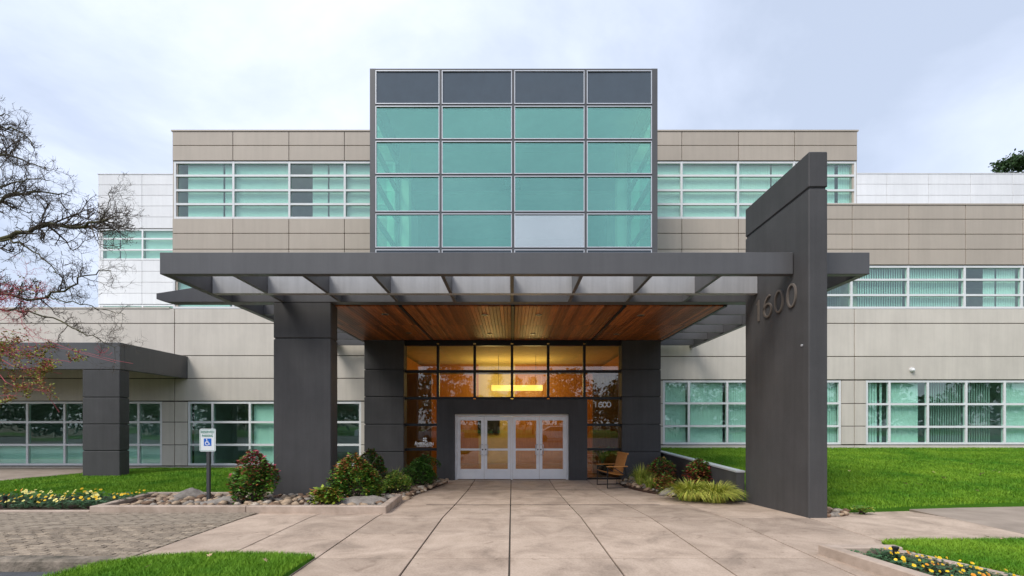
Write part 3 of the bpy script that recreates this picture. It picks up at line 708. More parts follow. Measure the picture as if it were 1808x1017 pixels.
# ---- lobby seen through the entrance glass
for sx in (-4.84, 4.75):
    s = MB(); s.box(sx, sx + .09, 15.3, 16.62, zg - .2, 4.5); s.build('vestibule_wall', GREY, bld)
s = MB(); LX = 4.74; y1 = 21.0
s.cur = 0; s.box(-LX, -1.55, y1, y1 + .1, zg, 4.4); s.box(.15, LX, y1, y1 + .1, zg, 4.4); s.box(-LX, -LX + .06, 15.3, 16.9, zg, 4.4); s.box(LX - .06, LX, 15.3, 16.9, zg, 4.4)
s.box(-4.25, -4.15, 17.0, y1, zg, 4.3); s.box(4.15, 4.25, 17.0, y1, zg, 4.3)
s.box(-4.75, -3.0, 16.9, 17.0, zg, 3.5); s.box(3.0, 4.75, 16.9, 17.0, zg, 3.5)
s.cur = 1; s.box(-LX, LX, 15.2, y1 + .1, 4.4, 4.5); s.box(-1.55, .15, y1 + .02, y1 + .1, zg, 4.4); s.box(-4.7, 4.7, 17.0, 17.12, 3.52, 3.6)
s.cur = 2; s.box(-LX, LX, 15.14, y1, zg - .1, zg - .002)
s.build('lobby_interior', [WOODP, LOBBYC, LOBBYF], bld)
pend = empty('pendant_light', (0, 18.2, 4.4), 'long glowing amber pendant lamp hanging in the entrance lobby', 'lamp')
zp = pz(685, 18.2)
s = MB(); s.box(px(868, 18.2), px(958, 18.2), 18.1, 18.3, zp - .11, zp + .11); s.build('shade', LAMPM, pend, bevel=.02)
for x in (px(880, 18.2), px(946, 18.2)):
    s = MB(); s.tube([(x, 18.2, zp + .11), (x, 18.2, 4.4)], .008, 5); s.build('cord', BLACKMETAL, pend)
for k, (x, e_) in enumerate(((-.9, 40), (.9, 40))):
    ld = bpy.data.lights.new('lobby_fill', 'POINT'); ld.energy = e_; ld.color = (1, .72, .30); ld.shadow_soft_size = .5  # added point lights behind the pendant, to fill the lobby
    lo = link('lobby_fill', ld, pend, (x, 19.5, zp + .25))
# lobby furniture glimpsed through the glass
ppl = empty('potted_palm', (px(1064, 16.2), 16.2, zg), 'leafy potted palm inside the lobby behind the right sidelight', 'plant')
s = MB(); s.tube([(ppl.location.x, 16.2, zg), (ppl.location.x, 16.2, zg + .4)], [.16, .22], 12); s.build('pot', BLACKMETAL, ppl)
s = MB()
for k in range(42):
    a_ = random.uniform(0, 6.28); l_ = random.uniform(.5, 1.0); P = []
    for t in np.linspace(0, 1, 5): P.append(Vector((ppl.location.x + math.cos(a_) * l_ * .62 * t, 16.2 + math.sin(a_) * l_ * .5 * t, zg + .4 + 1.25 * l_ * t - .75 * l_ * t * t * t)))
    sd_ = Vector((-math.sin(a_), math.cos(a_), 0))
    for i in range(4):
        w0, w1 = .05 * math.sin(math.pi * (.1 + .8 * i / 4)), .05 * math.sin(math.pi * (.1 + .8 * (i + 1) / 4)) * (.2 if i == 3 else 1)
        s.face([P[i] - sd_ * w0, P[i] + sd_ * w0, P[i + 1] + sd_ * w1, P[i + 1] - sd_ * w1])
s.build('fronds', LG, ppl)
pf = empty('framed_picture', (px(863, 20.9), 20.95, 1.6), 'dark framed picture on the pale lobby wall behind the doors', 'picture')
s = MB(); X_ = pf.location.x; s.box(X_ - .5, X_ + .5, 20.93, 20.99, 1.2, 2.4); s.build('frame', BLACKMETAL, pf)
s = MB(); s.box(X_ - .42, X_ + .42, 20.91, 20.928, 1.28, 2.32); s.build('print', CAR_D, pf)
# small dome camera on the right wall
dome = empty('dome_camera', (px(1609.5, YF), YF - .02, pz(653, YF)), 'small white dome camera on the beige wall above the right windows', 'camera')
s = MB(); s.tube([(dome.location.x, YF, dome.location.z), (dome.location.x, YF - .04, dome.location.z)], .085, 14); s.build('base', FRAMEW, dome, smooth=False)
s = MB(); s.tube([(dome.location.x, YF - .04, dome.location.z - .01), (dome.location.x, YF - .09, dome.location.z - .02), (dome.location.x, YF - .12, dome.location.z - .03)], [.07, .06, .02], 12); s.build('dome', FRAMEW, dome, smooth=True)

# ================================================================== white blocks behind
YW = 22.4
def white_block(name, label, xe, pe_, rows, wins, depth=12):
    o = empty(name, (px((xe[0] + xe[-1]) / 2, YW), YW, 0), label, 'building')
    rowpanels(WHITEPANEL, WJOINT, xe, rows[0], YW, parent=o, gap=.007)
    for r_ in rows[1:]: rowpanels(WHITEPANEL, WJOINT, xe, r_, YW, parent=o, gap=.007)
    for wx, wy, bl in wins: window(wx, wy, YW, bl, parent=o)
    s = MB(); s.box(px(xe[0], YW), px(xe[-1], YW), YW + .36, YW + depth, pz(rows[0][1], YW), pz(rows[0][0] + 2, YW)); s.build('roof', WHITEPANEL, o)
    s = MB(); s.box(px(xe[0], YW) - .02, px(xe[-1], YW) + .02, YW - .02, YW + .4, pz(rows[0][0], YW), pz(rows[0][0], YW) + .04); s.build('parapet_cap', WHITEPANEL, o)
    for x in (px(xe[0], YW), px(xe[-1], YW) - .2):
        s = MB(); s.box(x, x + .2, YW + .052, YW + depth, -.6, pz(rows[0][0], YW) - .003); s.build('end_wall', WHITEPANEL, o)
    return o
white_block('white_block', 'white panelled office block rising behind the left wing', [173, 250.5, 325, 400], None,
            [[308, 326.3, 345, 363.6, 383, 403], [459.5, 479, 498.3, 517.8, 537]],
            [([173, 250.5, 325, 400], [404, 421, 440.5, 458.5], [(182, 205, .5), (208, 246, .5), (252, 322, .5)]), ([173, 250.5, 325, 400], [537.5, 555, 574, 592], [(175, 398, .4)])])
white_block('white_block', 'white panelled office block showing above the right wing roof', [1492.5, 1566, 1639.7, 1714, 1788.6, 1863, 1937, 2011, 2085], None,
            [[307, 325.2, 344.7, 363.5, 383, 403]], [([1492.5, 1566, 1639.7, 1714, 1788.6, 1863, 1937, 2011, 2085], [404, 421, 440.5, 458.5], [])])

# ================================================================== entrance canopy
cn = empty('entrance_canopy', (0, 10, 0), 'dark grey ribbed entrance canopy with cedar ceiling, broad column and tall numbered fin wall', 'canopy')
ZC0, ZC1 = 4.40, 4.80
Y1, Y2, Y3 = 8.33, 9.57, 10.25
XL, XR = -6.48, 6.58
FX0, FX1, FY0, FY1 = 5.19, 5.52, 7.92, 10.08
s = MB(); s.box(XL, FX0 - .02, Y1, Y1 + .14, ZC0, ZC1); s.build('front_beam', GREYMETAL, cn, bevel=.008)
s = MB(); s.box(FX1 + .004, XR, Y1, Y1 + .14, ZC0, ZC1); s.build('front_beam', GREYMETAL, cn, bevel=.008)
s = MB(); s.box(XL + .15, FX0 - .003, Y2, Y2 + .14, ZC0, ZC1 - .01); s.build('inner_beam', GREYLIT, cn, bevel=.006)
s = MB(); s.prism_y([(-8.05, 4.47), (-7.8, 4.40), (XR - .15, 4.40), (XR - .15, 4.78), (-6.9, 4.78), (-8.05, 4.60)], Y3, Y3 + .26); s.build('cross_beam', GREYMETAL, cn, bevel=.008)
for x0, x1 in ((XL, XL + .14), (XR - .14, XR)):
    s = MB(); s.box(x0, x1, Y1 + .143, 16.46, ZC0 + .002, ZC1 - .004); s.build('side_beam', GREYMETAL, cn, bevel=.006)
for k in range(-4, 4):
    x = k * 1.297; s = MB(); s.box(x - .035, x + .035, Y1 + .143, Y2 - .003, ZC0 + .004, ZC1 - .012); s.build('rib', GREYMETAL, cn, bevel=.004)
    s = MB(); s.box(x - .035, x + .035, Y2 + .143, Y3 - .003, ZC0 + .004, ZC1 - .03); s.build('rib', GREYMETAL, cn, bevel=.004)
CXW, CY0, CY1 = 5.02, Y3 + .263, 14.8
for sx in (-1, 1):
    x0, x1 = (XL + .143, -CXW - .003) if sx < 0 else (CXW + .003, XR - .143)
    for k in range(5):
        y = 11.55 + k * 1.12
        s = MB(); s.box(x0, x1, y, y + .07, ZC0 + .03, ZC1 - .02); s.build('rib', GREYMETAL, cn, bevel=.004)
    xm = sx * 5.75
    s = MB(); s.box(xm - .035, xm + .035, CY0, 16.44, ZC0 + .2, ZC1 - .03)
    s = MB(); s.box(sx * CXW - .06 if sx > 0 else -CXW - .003 , sx * CXW + .003 if sx > 0 else -CXW + .06, 14.803, 16.44, ZC0, ZC1 - .02); s.build('rib', GREYMETAL, cn)
s = MB(); s.box(-CXW, CXW, CY0, CY1, ZC0 + .06, ZC1 + .04); ceil = s.build('roof_slab', BLACKOUT, cn)
# cedar planks, two lengths in each of four fields
strips = [-CXW + .06, -2.60, 0.02, 2.62, CXW - .06]
wpk = 0.086
ym = 12.55
cache = {}
for i in range(4):
    xa = strips[i] + .045; xb = strips[i + 1] - .045; n = int((xb - xa) / wpk); p = (xb - xa) / n
    for j in range(n):
        for (ya, yb) in ((CY0 + .02, ym - .003), (ym + .003, CY1 - .02)):
            x = xa + p * (j + .5); panel('plank', WOODC, ceil, x - p / 2 + .003, x + p / 2 - .003, ya, yb, ZC0 - .025 + .0, ZC0 + .055, bevel=.003)
for x in strips:
    s = MB(); s.box(x - .035, x + .035, CY0 + .003, CY1, ZC0 - .032, ZC0 + .057); s.build('ceiling_strip', BLACKMETAL, cn)
for (a_, yy) in ((680, 555), (856, 556), (951, 556), (1131, 557), (722, 588), (865, 590), (941, 590), (1088, 590)):
    Y = (ZC0 - .03 - EYE) * F / (HY - yy); x = px(a_, Y)
    d = MB(); d.tube([(x, Y, ZC0 - .027), (x, Y, ZC0 - .042)], [.09, .075], 16); dl = d.build('downlight', LENSM, cn)
    d = MB(); d.tube([(x, Y, ZC0 - .0425), (x, Y, ZC0 - .044)], [.055, .05], 12); d.build('lens', FRAMEW if yy == 590 and a_ == 941 else BLACKOUT, dl)  # one lens coloured white to stand in for a lit downlight
# broad column
CX0, CX1, CYa, CYb = -5.40, -4.10, Y3 + .005, Y3 + .40
zgv = pz(597.5, Y3)
s = MB(); s.box(CX0 + .025, CX1 - .025, CYa + .025, CYb - .025, -.3, ZC0 - .002); cl = s.build('column', GREY, cn)
panel('block', GREY, cl, CX0, CX1, CYa, CYb, -.35, zgv - .014, bevel=.014); panel('block', GREY, cl, CX0, CX1, CYa, CYb, zgv + .014, ZC0 - .004, bevel=.014)
# tall fin wall with the street number
ztop, zgr = 6.41, 5.77
s = MB(); s.box(FX0 + .025, FX1 - .025, FY0 + .025, FY1 - .025, -.4, ztop - .03); fin = s.build('fin_wall', GREY, cn)
panel('block', GREY, fin, FX0, FX1, FY0, FY1, -.42, zgr - .02, bevel=.016); panel('block', GREY, fin, FX0, FX1, FY0, FY1, zgr + .02, ztop, bevel=.016)
# the number reads from the walkway side, far end first
for ch, yc in (('1', 9.50), ('6', 9.16), ('0', 8.78), ('0', 8.38)):
    s = stroke(digits[ch], .034, .03)
    # local x runs towards the viewer (-Y), face to -X
    s.v = [(FX0 - .034 + q[1] * 1.0, yc - q[0], q[2] + 3.80) for q in s.v]
    s.build('numeral', NUMM, fin)
s = MB(); s.tube([(FX0 - .02, 8.1, 3.05), (FX0 - .0, 8.1, 3.05)], .02, 8); s.build('rivet', SILVER, fin)

# ================================================================== small canopy at the left
sc2 = empty('side_canopy', (-14, 13.8, 0), 'small dark grey portal canopy projecting from the left wing on a blocky column', 'canopy')
YS = 13.64; zs0, zs1 = pz(652, YS), pz(604.5, YS); xsr = px(212, YS)
s = MB(); s.box(-24, xsr, YS, YS + .16, zs0, zs1); s.build('front_beam', GREYMETAL, sc2, bevel=.01)
s = MB(); s.box(xsr - .16, xsr - .002, YS + .163, YF - .003, zs0 + .003, zs1 - .003); s.build('side_beam', GREYMETAL, sc2, bevel=.01)
s = MB(); s.box(-24, xsr - .163, YS + .163, YF - .003, zs1 - .15, zs1 - .03); s.build('roof', GREYMETAL, sc2)
cz = [zs0 - .004] + [pz(q, YS) for q in (701.5, 749, 796)] + [-.1]
s = MB(); s.box(px(147, YS), px(209, YS), YS + .03, YS + .33, -.1, zs0); sc_col = s.build('column', GREY, sc2)
for j in range(4): panel('block', GREY, sc_col, px(145, YS), px(211, YS), YS + .005, YS + .36, cz[j + 1] + .01, cz[j] - .01, bevel=.012)

# ================================================================== retaining wall right of the entrance
rt = empty('retaining_wall', (5.1, 12.4, 0), 'low dark grey retaining wall with a pale cap between the doors and the fin wall', 'wall')
s = MB(); s.hexa([(5.0, 10.09, -.4), (5.18, 10.09, -.4), (5.18, 16.4, -.4), (5.0, 16.4, -.4), (5.0, 10.09, .56), (5.18, 10.09, .56), (5.18, 16.4, .70), (5.0, 16.4, .70)]); s.build('wall', GREY, rt)
s = MB(); s.hexa([(4.985, 10.09, .563), (5.195, 10.09, .563), (5.195, 16.4, .703), (4.985, 16.4, .703), (4.985, 10.09, .60), (5.195, 10.09, .60), (5.195, 16.4, .74), (4.985, 16.4, .74)]); s.build('cap', SILVER, rt)

# ================================================================== planters and beds
def stone_mesh(seed, mt, sub=2, squash=.6):
    bm = bmesh.new(); bmesh.ops.create_icosphere(bm, subdivisions=sub, radius=1)
    rr = random.Random(seed); ph = [Vector((rr.uniform(-1, 1), rr.uniform(-1, 1), rr.uniform(-1, 1))) for _ in range(6)]
    for v in bm.verts:
        k = 1 + sum(.10 * math.sin(3.2 * v.co.dot(p) + i) for i, p in enumerate(ph)); v.co = Vector((v.co.x * k * 1.15, v.co.y * k, v.co.z * k * squash))
    me = bpy.data.meshes.new('stone'); bm.to_mesh(me); bm.free(); me.materials.append(mt)
    me.polygons.foreach_set('use_smooth', [True] * len(me.polygons)); return me
SM = [stone_mesh(i, STONES[i % 4], 1 if i < 8 else 1) for i in range(12)]
SMW = [0, 1, 4, 5, 7, 8, 0, 2, 8, 9, 11, 3]
def stones(parent, n, poly, zf, r0, r1, seed=1):
    rr = random.Random(seed); P = np.array(poly); mn, mxx = P.min(0), P.max(0); pts = []; tries = 0
    while len(pts) < n and tries < n * 40:
        tries += 1
        x, y = rr.uniform(mn[0], mxx[0]), rr.uniform(mn[1], mxx[1])
        if not inside(poly, np.array([x]), np.array([y]))[0]: continue
        r = rr.uniform(r0, r1) * (1 if rr.random() < .8 else 1.35)
        if any((x - a) ** 2 + (y - b_) ** 2 < (.72 * (r + c)) ** 2 for a, b_, c in pts): continue
        pts.append((x, y, r))
        o = link('stone', SM[rr.choice(SMW)], parent, (x, y, zf(x, y) + r * .25)); o.scale = (r, r * rr.uniform(.75, 1), r * rr.uniform(.7, 1.1)); o.rotation_euler = (rr.uniform(-.3, .3), rr.uniform(-.3, .3), rr.uniform(0, 6.3))
def boulder(x, y, z, sx, sy, sz, rz, label, seed):
    me = stone_mesh(seed, BOULDER, 3, .7); me.name = 'boulder'
    for v in me.vertices:
        k = 1 + .06 * math.sin(9 * v.co.x + 5 * v.co.y) + .05 * math.sin(13 * v.co.z + 7 * v.co.x); v.co *= k
    o = link('boulder', me, None, (x, y, z)); o.scale = (sx, sy, sz); o.rotation_euler = (.1, -.08, rz)
    return tag(o, label, 'boulder', 'boulders in the planting beds')
# raised planter on the left
pA, pB, pC, pD = (-7.86, 8.42), (-2.34, 8.42), (-2.5, 10.32), (-8.3, 10.4)
pl_ = empty('stone_planter', (-5.2, 9.3, 0), 'long low concrete planter full of river stones round the broad column', 'planter')
kb = .15
def kerb_piece(p, q, inn, z0, z1, parent, name='kerb'):
    s = MB(); d = (Vector(q) - Vector(p)).normalized(); n_ = Vector(inn)
    a_, b_ = Vector(p), Vector(q); c_, e_ = b_ + n_ * kb, a_ + n_ * kb
    s.hexa([(a_.x, a_.y, -.4), (b_.x, b_.y, -.4), (c_.x, c_.y, -.4), (e_.x, e_.y, -.4), (a_.x, a_.y, z0), (b_.x, b_.y, z1), (c_.x, c_.y, z1), (e_.x, e_.y, z0)])
    return s.build(name, KERB, parent, bevel=.012)
xsplit = -4.95
kerb_piece(pA, (xsplit - .003, 8.42), (0, 1), .115, .115, pl_); kerb_piece((xsplit + .003, 8.42), pB, (0, 1), .115, .115, pl_)
kerb_piece((pB[0], pB[1] + kb + .004), (pC[0], pC[1]), (-1, .08), .115, .05, pl_)
kerb_piece((pC[0] - .16, pC[1]), (-4.0, 10.34), (0, -1), .05, .05, pl_) if False else None
kerb_piece((-3.5, 10.33), (pC[0] - .155, pC[1]), (0, -1), .06, .05, pl_)
kerb_piece((pD[0] + .19, pD[1]), (-5.45, 10.42), (0, -1), .085, .08, pl_)
kerb_piece((pD[0], pD[1]), (pA[0], pA[1] + kb + .004), (1, .1), .085, .115, pl_)
s = MB(); s.prism([(-7.75, 8.55), (-2.47, 8.55), (-2.6, 10.2), (-8.1, 10.3)], -.3, .035); s.build('soil', MULCH, pl_)
bedL = [(-7.6, 8.65), (-2.55, 8.65), (-2.68, 10.12), (-5.3, 10.2), (-7.95, 10.2)]
stones(pl_, 235, bedL, lambda x, y: .035, .055, .105, 3)
# planting bed between planter and doors, left
bl = MB(); bl.prism([(-4.25, 10.4), (-2.55, 10.36), (-2.28, 12.6), (-2.0, 14.1), (-2.35, 14.7), (-4.8, 14.82), (-4.4, 11.5)], -.45, -.12); bl = bl.build('planting_bed', MULCH, kind='structure')
stones(bl, 85, [(-2.95, 10.45), (-2.45, 10.42), (-2.2, 12.6), (-1.95, 14.1), (-2.3, 14.3), (-2.75, 13.4)], lambda x, y: -.12, .05, .10, 5)
# planting bed right of the doors
br = MB(); br.prism([(3.3, 13.9), (3.25, 13.2), (3.5, 12.0), (3.9, 10.9), (4.55, 10.1), (5.17, 9.4), (5.19, 10.09), (4.99, 10.1), (4.99, 14.83), (3.7, 14.83)], -.45, -.12); br = br.build('planting_bed', MULCH, kind='structure')
stones(br, 75, [(3.3, 13.9), (3.25, 13.2), (3.5, 12.0), (3.85, 11.0), (4.3, 10.9), (4.4, 12.2), (4.1, 13.6), (3.9, 14.6)], lambda x, y: -.12, .05, .10, 6)
# stones at the foot of the fin, right
bs = MB(); bs.prism([(5.53, 8.0), (6.05, 8.15), (6.3, 8.5), (5.95, 9.05), (5.53, 9.4)], -.3, -.01); bs = bs.build('planting_bed', MULCH, kind='structure')
stones(bs, 60, [(5.56, 7.98), (6.05, 8.15), (6.28, 8.5), (5.95, 9.05), (5.56, 9.4)], lambda x, y: .0, .05, .10, 9)
boulder(px(338, 9.9), 9.9, .06, .26, .22, .26, .4, 'grey boulder behind the sign post in the planter', 41)
boulder(px(390, 9.2), 9.2, .04, .34, .25, .16, .2, 'flat boulder beside the sign post, left of the red tipped shrub', 42)
boulder(px(640, 9.3), 9.2, .05, .42, .28, .20, .3, 'long grey boulder in the right corner of the planter', 43)
boulder(px(668, 11.8), 11.8, -.02, .28, .25, .30, 1.2, 'tan upright boulder between shrubs behind the planter', 44)
boulder(px(1200, 11.3), 11.4, -.08, .34, .24, .20, .5, 'rounded boulder behind the golden grass by the low wall', 45)
# pansy bed on the left
fb = MB(); fb.prism([(-13.5, 8.56), (-7.95, 8.56), (-8.2, 10.3), (-13.5, 10.2)], -.4, .0); fb = fb.build('flower_bed', MULCH, kind='structure')
s = MB(); s.box(-13.5, -7.87, 8.43, 8.56, -.4, .025); tag(s.build('edging_kerb', KERB, bevel=.01), 'flush pale concrete edging in front of the left pansy bed', 'kerb')
# front right planter
fp = empty('flower_planter', (4.6, 5.2, 0), 'wedge shaped concrete planter of yellow pansies in the front right corner', 'planter')
A_, B2, C2, D2 = (3.87, 5.74), (4.72, 5.74), (5.62, 4.0), (4.28, 3.6)
s = MB(); s.hexa([(3.87, 5.74, -.3), (4.28, 3.4, -.3), (4.43, 3.43, -.3), (4.02, 5.74, -.3), (3.87, 5.74, .125), (4.28, 3.4, .125), (4.43, 3.43, .125), (4.02, 5.74, .125)]); s.build('kerb', KERB, fp, bevel=.012)
s = MB(); s.box(4.024, 4.84, 5.60, 5.74, -.3, .12); s.build('kerb', KERB, fp, bevel=.012)
s = MB(); s.hexa([(4.70, 5.597, -.3), (5.60, 3.4, -.3), (5.72, 3.45, -.3), (4.84, 5.597, -.3), (4.70, 5.597, .09), (5.60, 3.4, .09), (5.72, 3.45, .09), (4.84, 5.597, .09)]); s.build('kerb', KERB, fp, bevel=.012)
s = MB(); s.prism([(4.03, 5.6), (4.44, 3.4), (5.6, 3.4), (4.70, 5.6)], -.25, .03); s.build('soil', MULCH, fp)

# ---- pansies
def pansy_meshes(seed, flower):
    rr = random.Random(seed); s = MB()
    for k in range(60):
        a_ = rr.uniform(0, 6.28); rad = rr.uniform(.02, .16); z = rr.uniform(.02, .11) * (1.2 - rad * 3); l_ = rr.uniform(.035, .06); wd = l_ * .45
        p = Vector((math.cos(a_) * rad, math.sin(a_) * rad, z)); d = Vector((math.cos(a_ + rr.uniform(-.8, .8)), math.sin(a_ + rr.uniform(-.8, .8)), rr.uniform(-.2, .5))).normalized(); sd_ = d.cross(Vector((0, 0, 1))).normalized()
        s.face([p, p + d * l_ * .5 + sd_ * wd, p + d * l_, p + d * l_ * .5 - sd_ * wd])
        s.face([Vector((p.x * .3, p.y * .3, 0)), p - sd_ * .003, p + sd_ * .003])
    leaves = s.mesh('leaves', PANL)
    bl_ = []
    for k in range(rr.choice((3, 4, 5))):
        t = MB(); a_ = rr.uniform(0, 6.28); rad = rr.uniform(.0, .12); c = Vector((math.cos(a_) * rad, math.sin(a_) * rad, rr.uniform(.11, .17)))
        n_ = Vector((rr.uniform(-.5, .5), rr.uniform(-1.2, -.3), rr.uniform(.3, 1))).normalized(); u = n_.cross(Vector((0, 0, 1))).normalized(); v = u.cross(n_); r_ = rr.uniform(.015, .024)
        for q in range(5):
            t0 = q * 2 * math.pi / 5; ce = c + (u * math.cos(t0) + v * math.sin(t0)) * r_ * .55 + n_ * .002 * q
            t.face([ce + (u * math.cos(t_) + v * math.sin(t_)) * r_ * .62 for t_ in np.linspace(0, 2 * math.pi, 7)[:-1]])
        t.cur = 1; t.face([c + n_ * .012 + (u * math.cos(t_) + v * math.sin(t_)) * r_ * .25 for t_ in np.linspace(0, 2 * math.pi, 6)[:-1]])
        bl_.append(t.mesh('bloom', [flower, PANO]))
    return leaves, bl_
protos = [pansy_meshes(i, (PANY, PANP, PANY, PANP, PANO)[i % 5]) for i in range(10)]
def pansy(x, y, z, i, label, group, sc_=1.0, bare=False):
    lv, bs_ = protos[i % 10]
    o = empty('pansy', (x, y, z), label, 'flower', group); o.rotation_euler.z = random.uniform(-.9, .9); o.scale = (sc_,) * 3
    link('leaves', lv, o, (x, y, z))
    if not bare:
        for b_ in bs_: link('bloom', b_, o, (x, y, z))
GL, GRp = 'pansies in the left flower bed', 'pansies in the front right planter'
ORD = ['first', 'second', 'third', 'fourth', 'fifth', 'sixth', 'seventh', 'eighth', 'ninth', 'tenth', 'eleventh', 'twelfth', 'thirteenth', 'fourteenth', 'fifteenth', 'sixteenth']
HUE = ['yellow', 'pale yellow', 'yellow', 'pale yellow', 'orange']
rr = random.Random(11)
for r_n, y0, st, cnt in (('front', 8.85, .27, 10), ('middle', 9.22, .28, 11), ('third', 9.6, .3, 11), ('back', 9.98, .33, 11)):
    for k in range(cnt):
        y = y0 + rr.uniform(-.10, .10); x = -8.12 - (.06 if r_n == 'back' else 0) - st * k + rr.uniform(-.08, .08); i = rr.randrange(10); bare = rr.random() < .15
        lb = ('bloomless pansy, %s' % ORD[k] if bare else '%s pansy, %s' % (HUE[i % 5], ORD[k])) + ' from the stone planter in the %s row of the left bed' % r_n
        pansy(x, y, .0, i, lb, GL, rr.uniform(.95, 1.4), bare)
for r_n, fx, cnt in (('beside the walkway kerb', .16, 9), ('in the middle', .5, 10), ('beside the grass', .84, 10)):
    for k in range(cnt):
        y = 5.46 - .135 * k + rr.uniform(-.03, .03); xl_, xr_ = 4.04 + .187 * (5.6 - y), 4.70 + .41 * (5.6 - y)
        x = xl_ + (xr_ - xl_) * fx + rr.uniform(-.05, .05); bare = fx < .3 and k < 4 or (fx == .5 and k == 0); i = rr.choice((0, 2, 5, 7, 4)) if not bare else k
        lb = ('green pansy without blooms, %s' % ORD[k] if bare else '%s pansy, %s' % (HUE[i % 5], ORD[k])) + ' from the back, %s, right planter' % r_n
        pansy(x, y, .03, i, lb, GRp, rr.uniform(.7, .95), bare)
# ---- shrubs
def leaf_mass(n, ell, shape, leaf, mats, wts, seed, clumps=None, tipred=0.0):
    """many small pointed leaves through a volume: ell = (rx, ry, h)"""
    rr = random.Random(seed); s = MB(); rx, ry, h = ell
    cl = [(rr.gauss(0, .55), rr.gauss(0, .55), rr.uniform(.25, 1)) for _ in range(clumps or 14)]
    for k in range(n):
        c = rr.choice(cl); sp = .24
        x, y, z = c[0] + rr.gauss(0, sp), c[1] + rr.gauss(0, sp), c[2] + rr.gauss(0, .15)
        if z < .03 or z > 1.12: continue
        an_ = math.atan2(y, x); fall = shape(z) * (.86 + .16 * math.sin(3 * an_ + seed) + .12 * math.sin(5 * an_ + 7 * z + 2 * seed)); d2 = math.hypot(x, y)
        if d2 > fall: x *= fall / d2; y *= fall / d2
        p = Vector((x * rx, y * ry, z * h))
        a_ = math.atan2(y, x) + rr.gauss(0, .9); d = Vector((math.cos(a_), math.sin(a_), rr.uniform(-.5, .6))).normalized()
        nz_ = Vector((rr.gauss(0, .5), rr.gauss(0, .5), 1)); sd_ = d.cross(nz_).normalized(); l_ = leaf * rr.uniform(.65, 1.35); wd = l_ * .25
        zz_ = z + rr.gauss(0, .12)
        s.cur = rr.choices(range(len(mats)), wts)[0]
        if tipred and zz_ > .78 and rr.random() < tipred: s.cur = len(mats) - 1
        s.face([p, p + d * l_ * .45 + sd_ * wd, p + d * l_, p + d * l_ * .45 - sd_ * wd])
    return s, cl
def shrub(name, x, y, z, ell, n, leaf, mats, wts, label, cat, seed, shape=None, group=None, clumps=None, tipred=0.0):
    shape = shape or (lambda q: max(.15, 1.05 * math.sqrt(max(0, 1 - max(0, q - .3) ** 2 / .56)) * (.82 + .6 * q if q < .3 else 1)))
    o = empty(name, (x, y, z), label, cat, group)
    s, cl = leaf_mass(int(n * 1.9), ell, shape, leaf, mats, wts, seed, clumps, tipred)
    link('foliage', s.mesh('foliage', mats), o, (x, y, z))
    t = MB()
    for c in cl:
        if random.random() < .35:      # a loose shoot standing out of the mass
            q_ = Vector((c[0] * .9 * ell[0], c[1] * .9 * ell[1], ell[2] * random.uniform(.95, 1.15))); t.tube([(c[0] * .3 * ell[0], c[1] * .3 * ell[1], ell[2] * .5), q_], [.006, .003], 4)
        k = min(1, shape(c[2]) / max(.01, math.hypot(c[0], c[1]))) * .9
        t.tube([(c[0] * .12 * ell[0], c[1] * .12 * ell[1], -.05), (c[0] * k * ell[0] * .6, c[1] * k * ell[1] * .6, c[2] * ell[2] * .6), (c[0] * k * ell[0], c[1] * k * ell[1], c[2] * ell[2])], [.012, .008, .004], 4)
    so = link('stems', t.mesh('stems', BARKD), o, (x, y, z)); so['kind'] = 'stuff'
    return o
NG = 'heavenly bamboo shrubs'
shrub('nandina', px(446, 9.35), 9.35, .03, (.42, .38, .95), 2600, .075, [LG2, LG, LO, LR, LPINK], [2.5, 7, 1.6, .3, .1], 'rounded shrub with pink red tips in the planter left of the broad column', 'shrub', 1, tipred=.5, group=NG)
shrub('nandina', px(622, 9.6), 9.6, .03, (.46, .42, .88), 3000, .075, [LG2, LG, LY, LO], [2, 7, 1.6, 1.0], 'dense green shrub with bronze tips in the planter right of the broad column', 'shrub', 2, tipred=.45, group=NG)
shrub('nandina', px(655, 12.0), 12.0, -.12, (.42, .4, .98), 1500, .075, [LG2, LG, LO, LR], [5, 2, 1.2, .6], 'dark shrub with reddish leaves in front of the left entrance pillar', 'shrub', 3, group=NG)
shrub('mahonia', px(575, 8.95), 8.95, .03, (.34, .2, .32), 520, .10, [LY, LG, LO], [6, 3, 2], 'low yellow green fern like plant at the foot of the broad column', 'plant', 4)
shrub('nandina', px(640, 9.0), 9.75, .03, (.22, .2, .5), 350, .07, [LY, LG], [6, 3], 'small lime shrub beside the long boulder in the planter', 'shrub', 14, group=NG)
shrub('evergreen_shrub', px(738, 12.9), 12.9, -.12, (.55, .55, .60), 2600, .06, [LG2, LG], [5, 3], 'bushy green shrub below the left sidelight of the entrance', 'shrub', 5)
shrub('evergreen_shrub', px(752, 13.8), 13.7, -.12, (.48, .4, .74), 1900, .06, [LG2, LG], [6, 2.5], 'taller dark green shrub against the left edge of the door surround', 'shrub', 6)
shrub('variegated_shrub', px(700, 11.6), 11.5, -.12, (.36, .34, .52), 1300, .05, [LG, LY, PANP], [6, 2, .6], 'low pale edged green shrub at the walkway edge left of the doors', 'shrub', 7)
shrub('nandina', px(1167, 13.0), 13.0, -.12, (.40, .38, .72), 1400, .075, [LO, LR, LG2, LG], [3.5, 2.5, 2, 1.4], 'reddish shrub against the right entrance pillar beside the wooden chair', 'shrub', 8, tipred=.5, group=NG)
shrub('nandina', px(1172, 11.9), 11.8, -.12, (.30, .28, .40), 800, .07, [LO, LY, LG, LR], [3.5, 2, 2, 1.0], 'low bronze shrub at the walkway edge right of the chair', 'shrub', 9, group=NG)
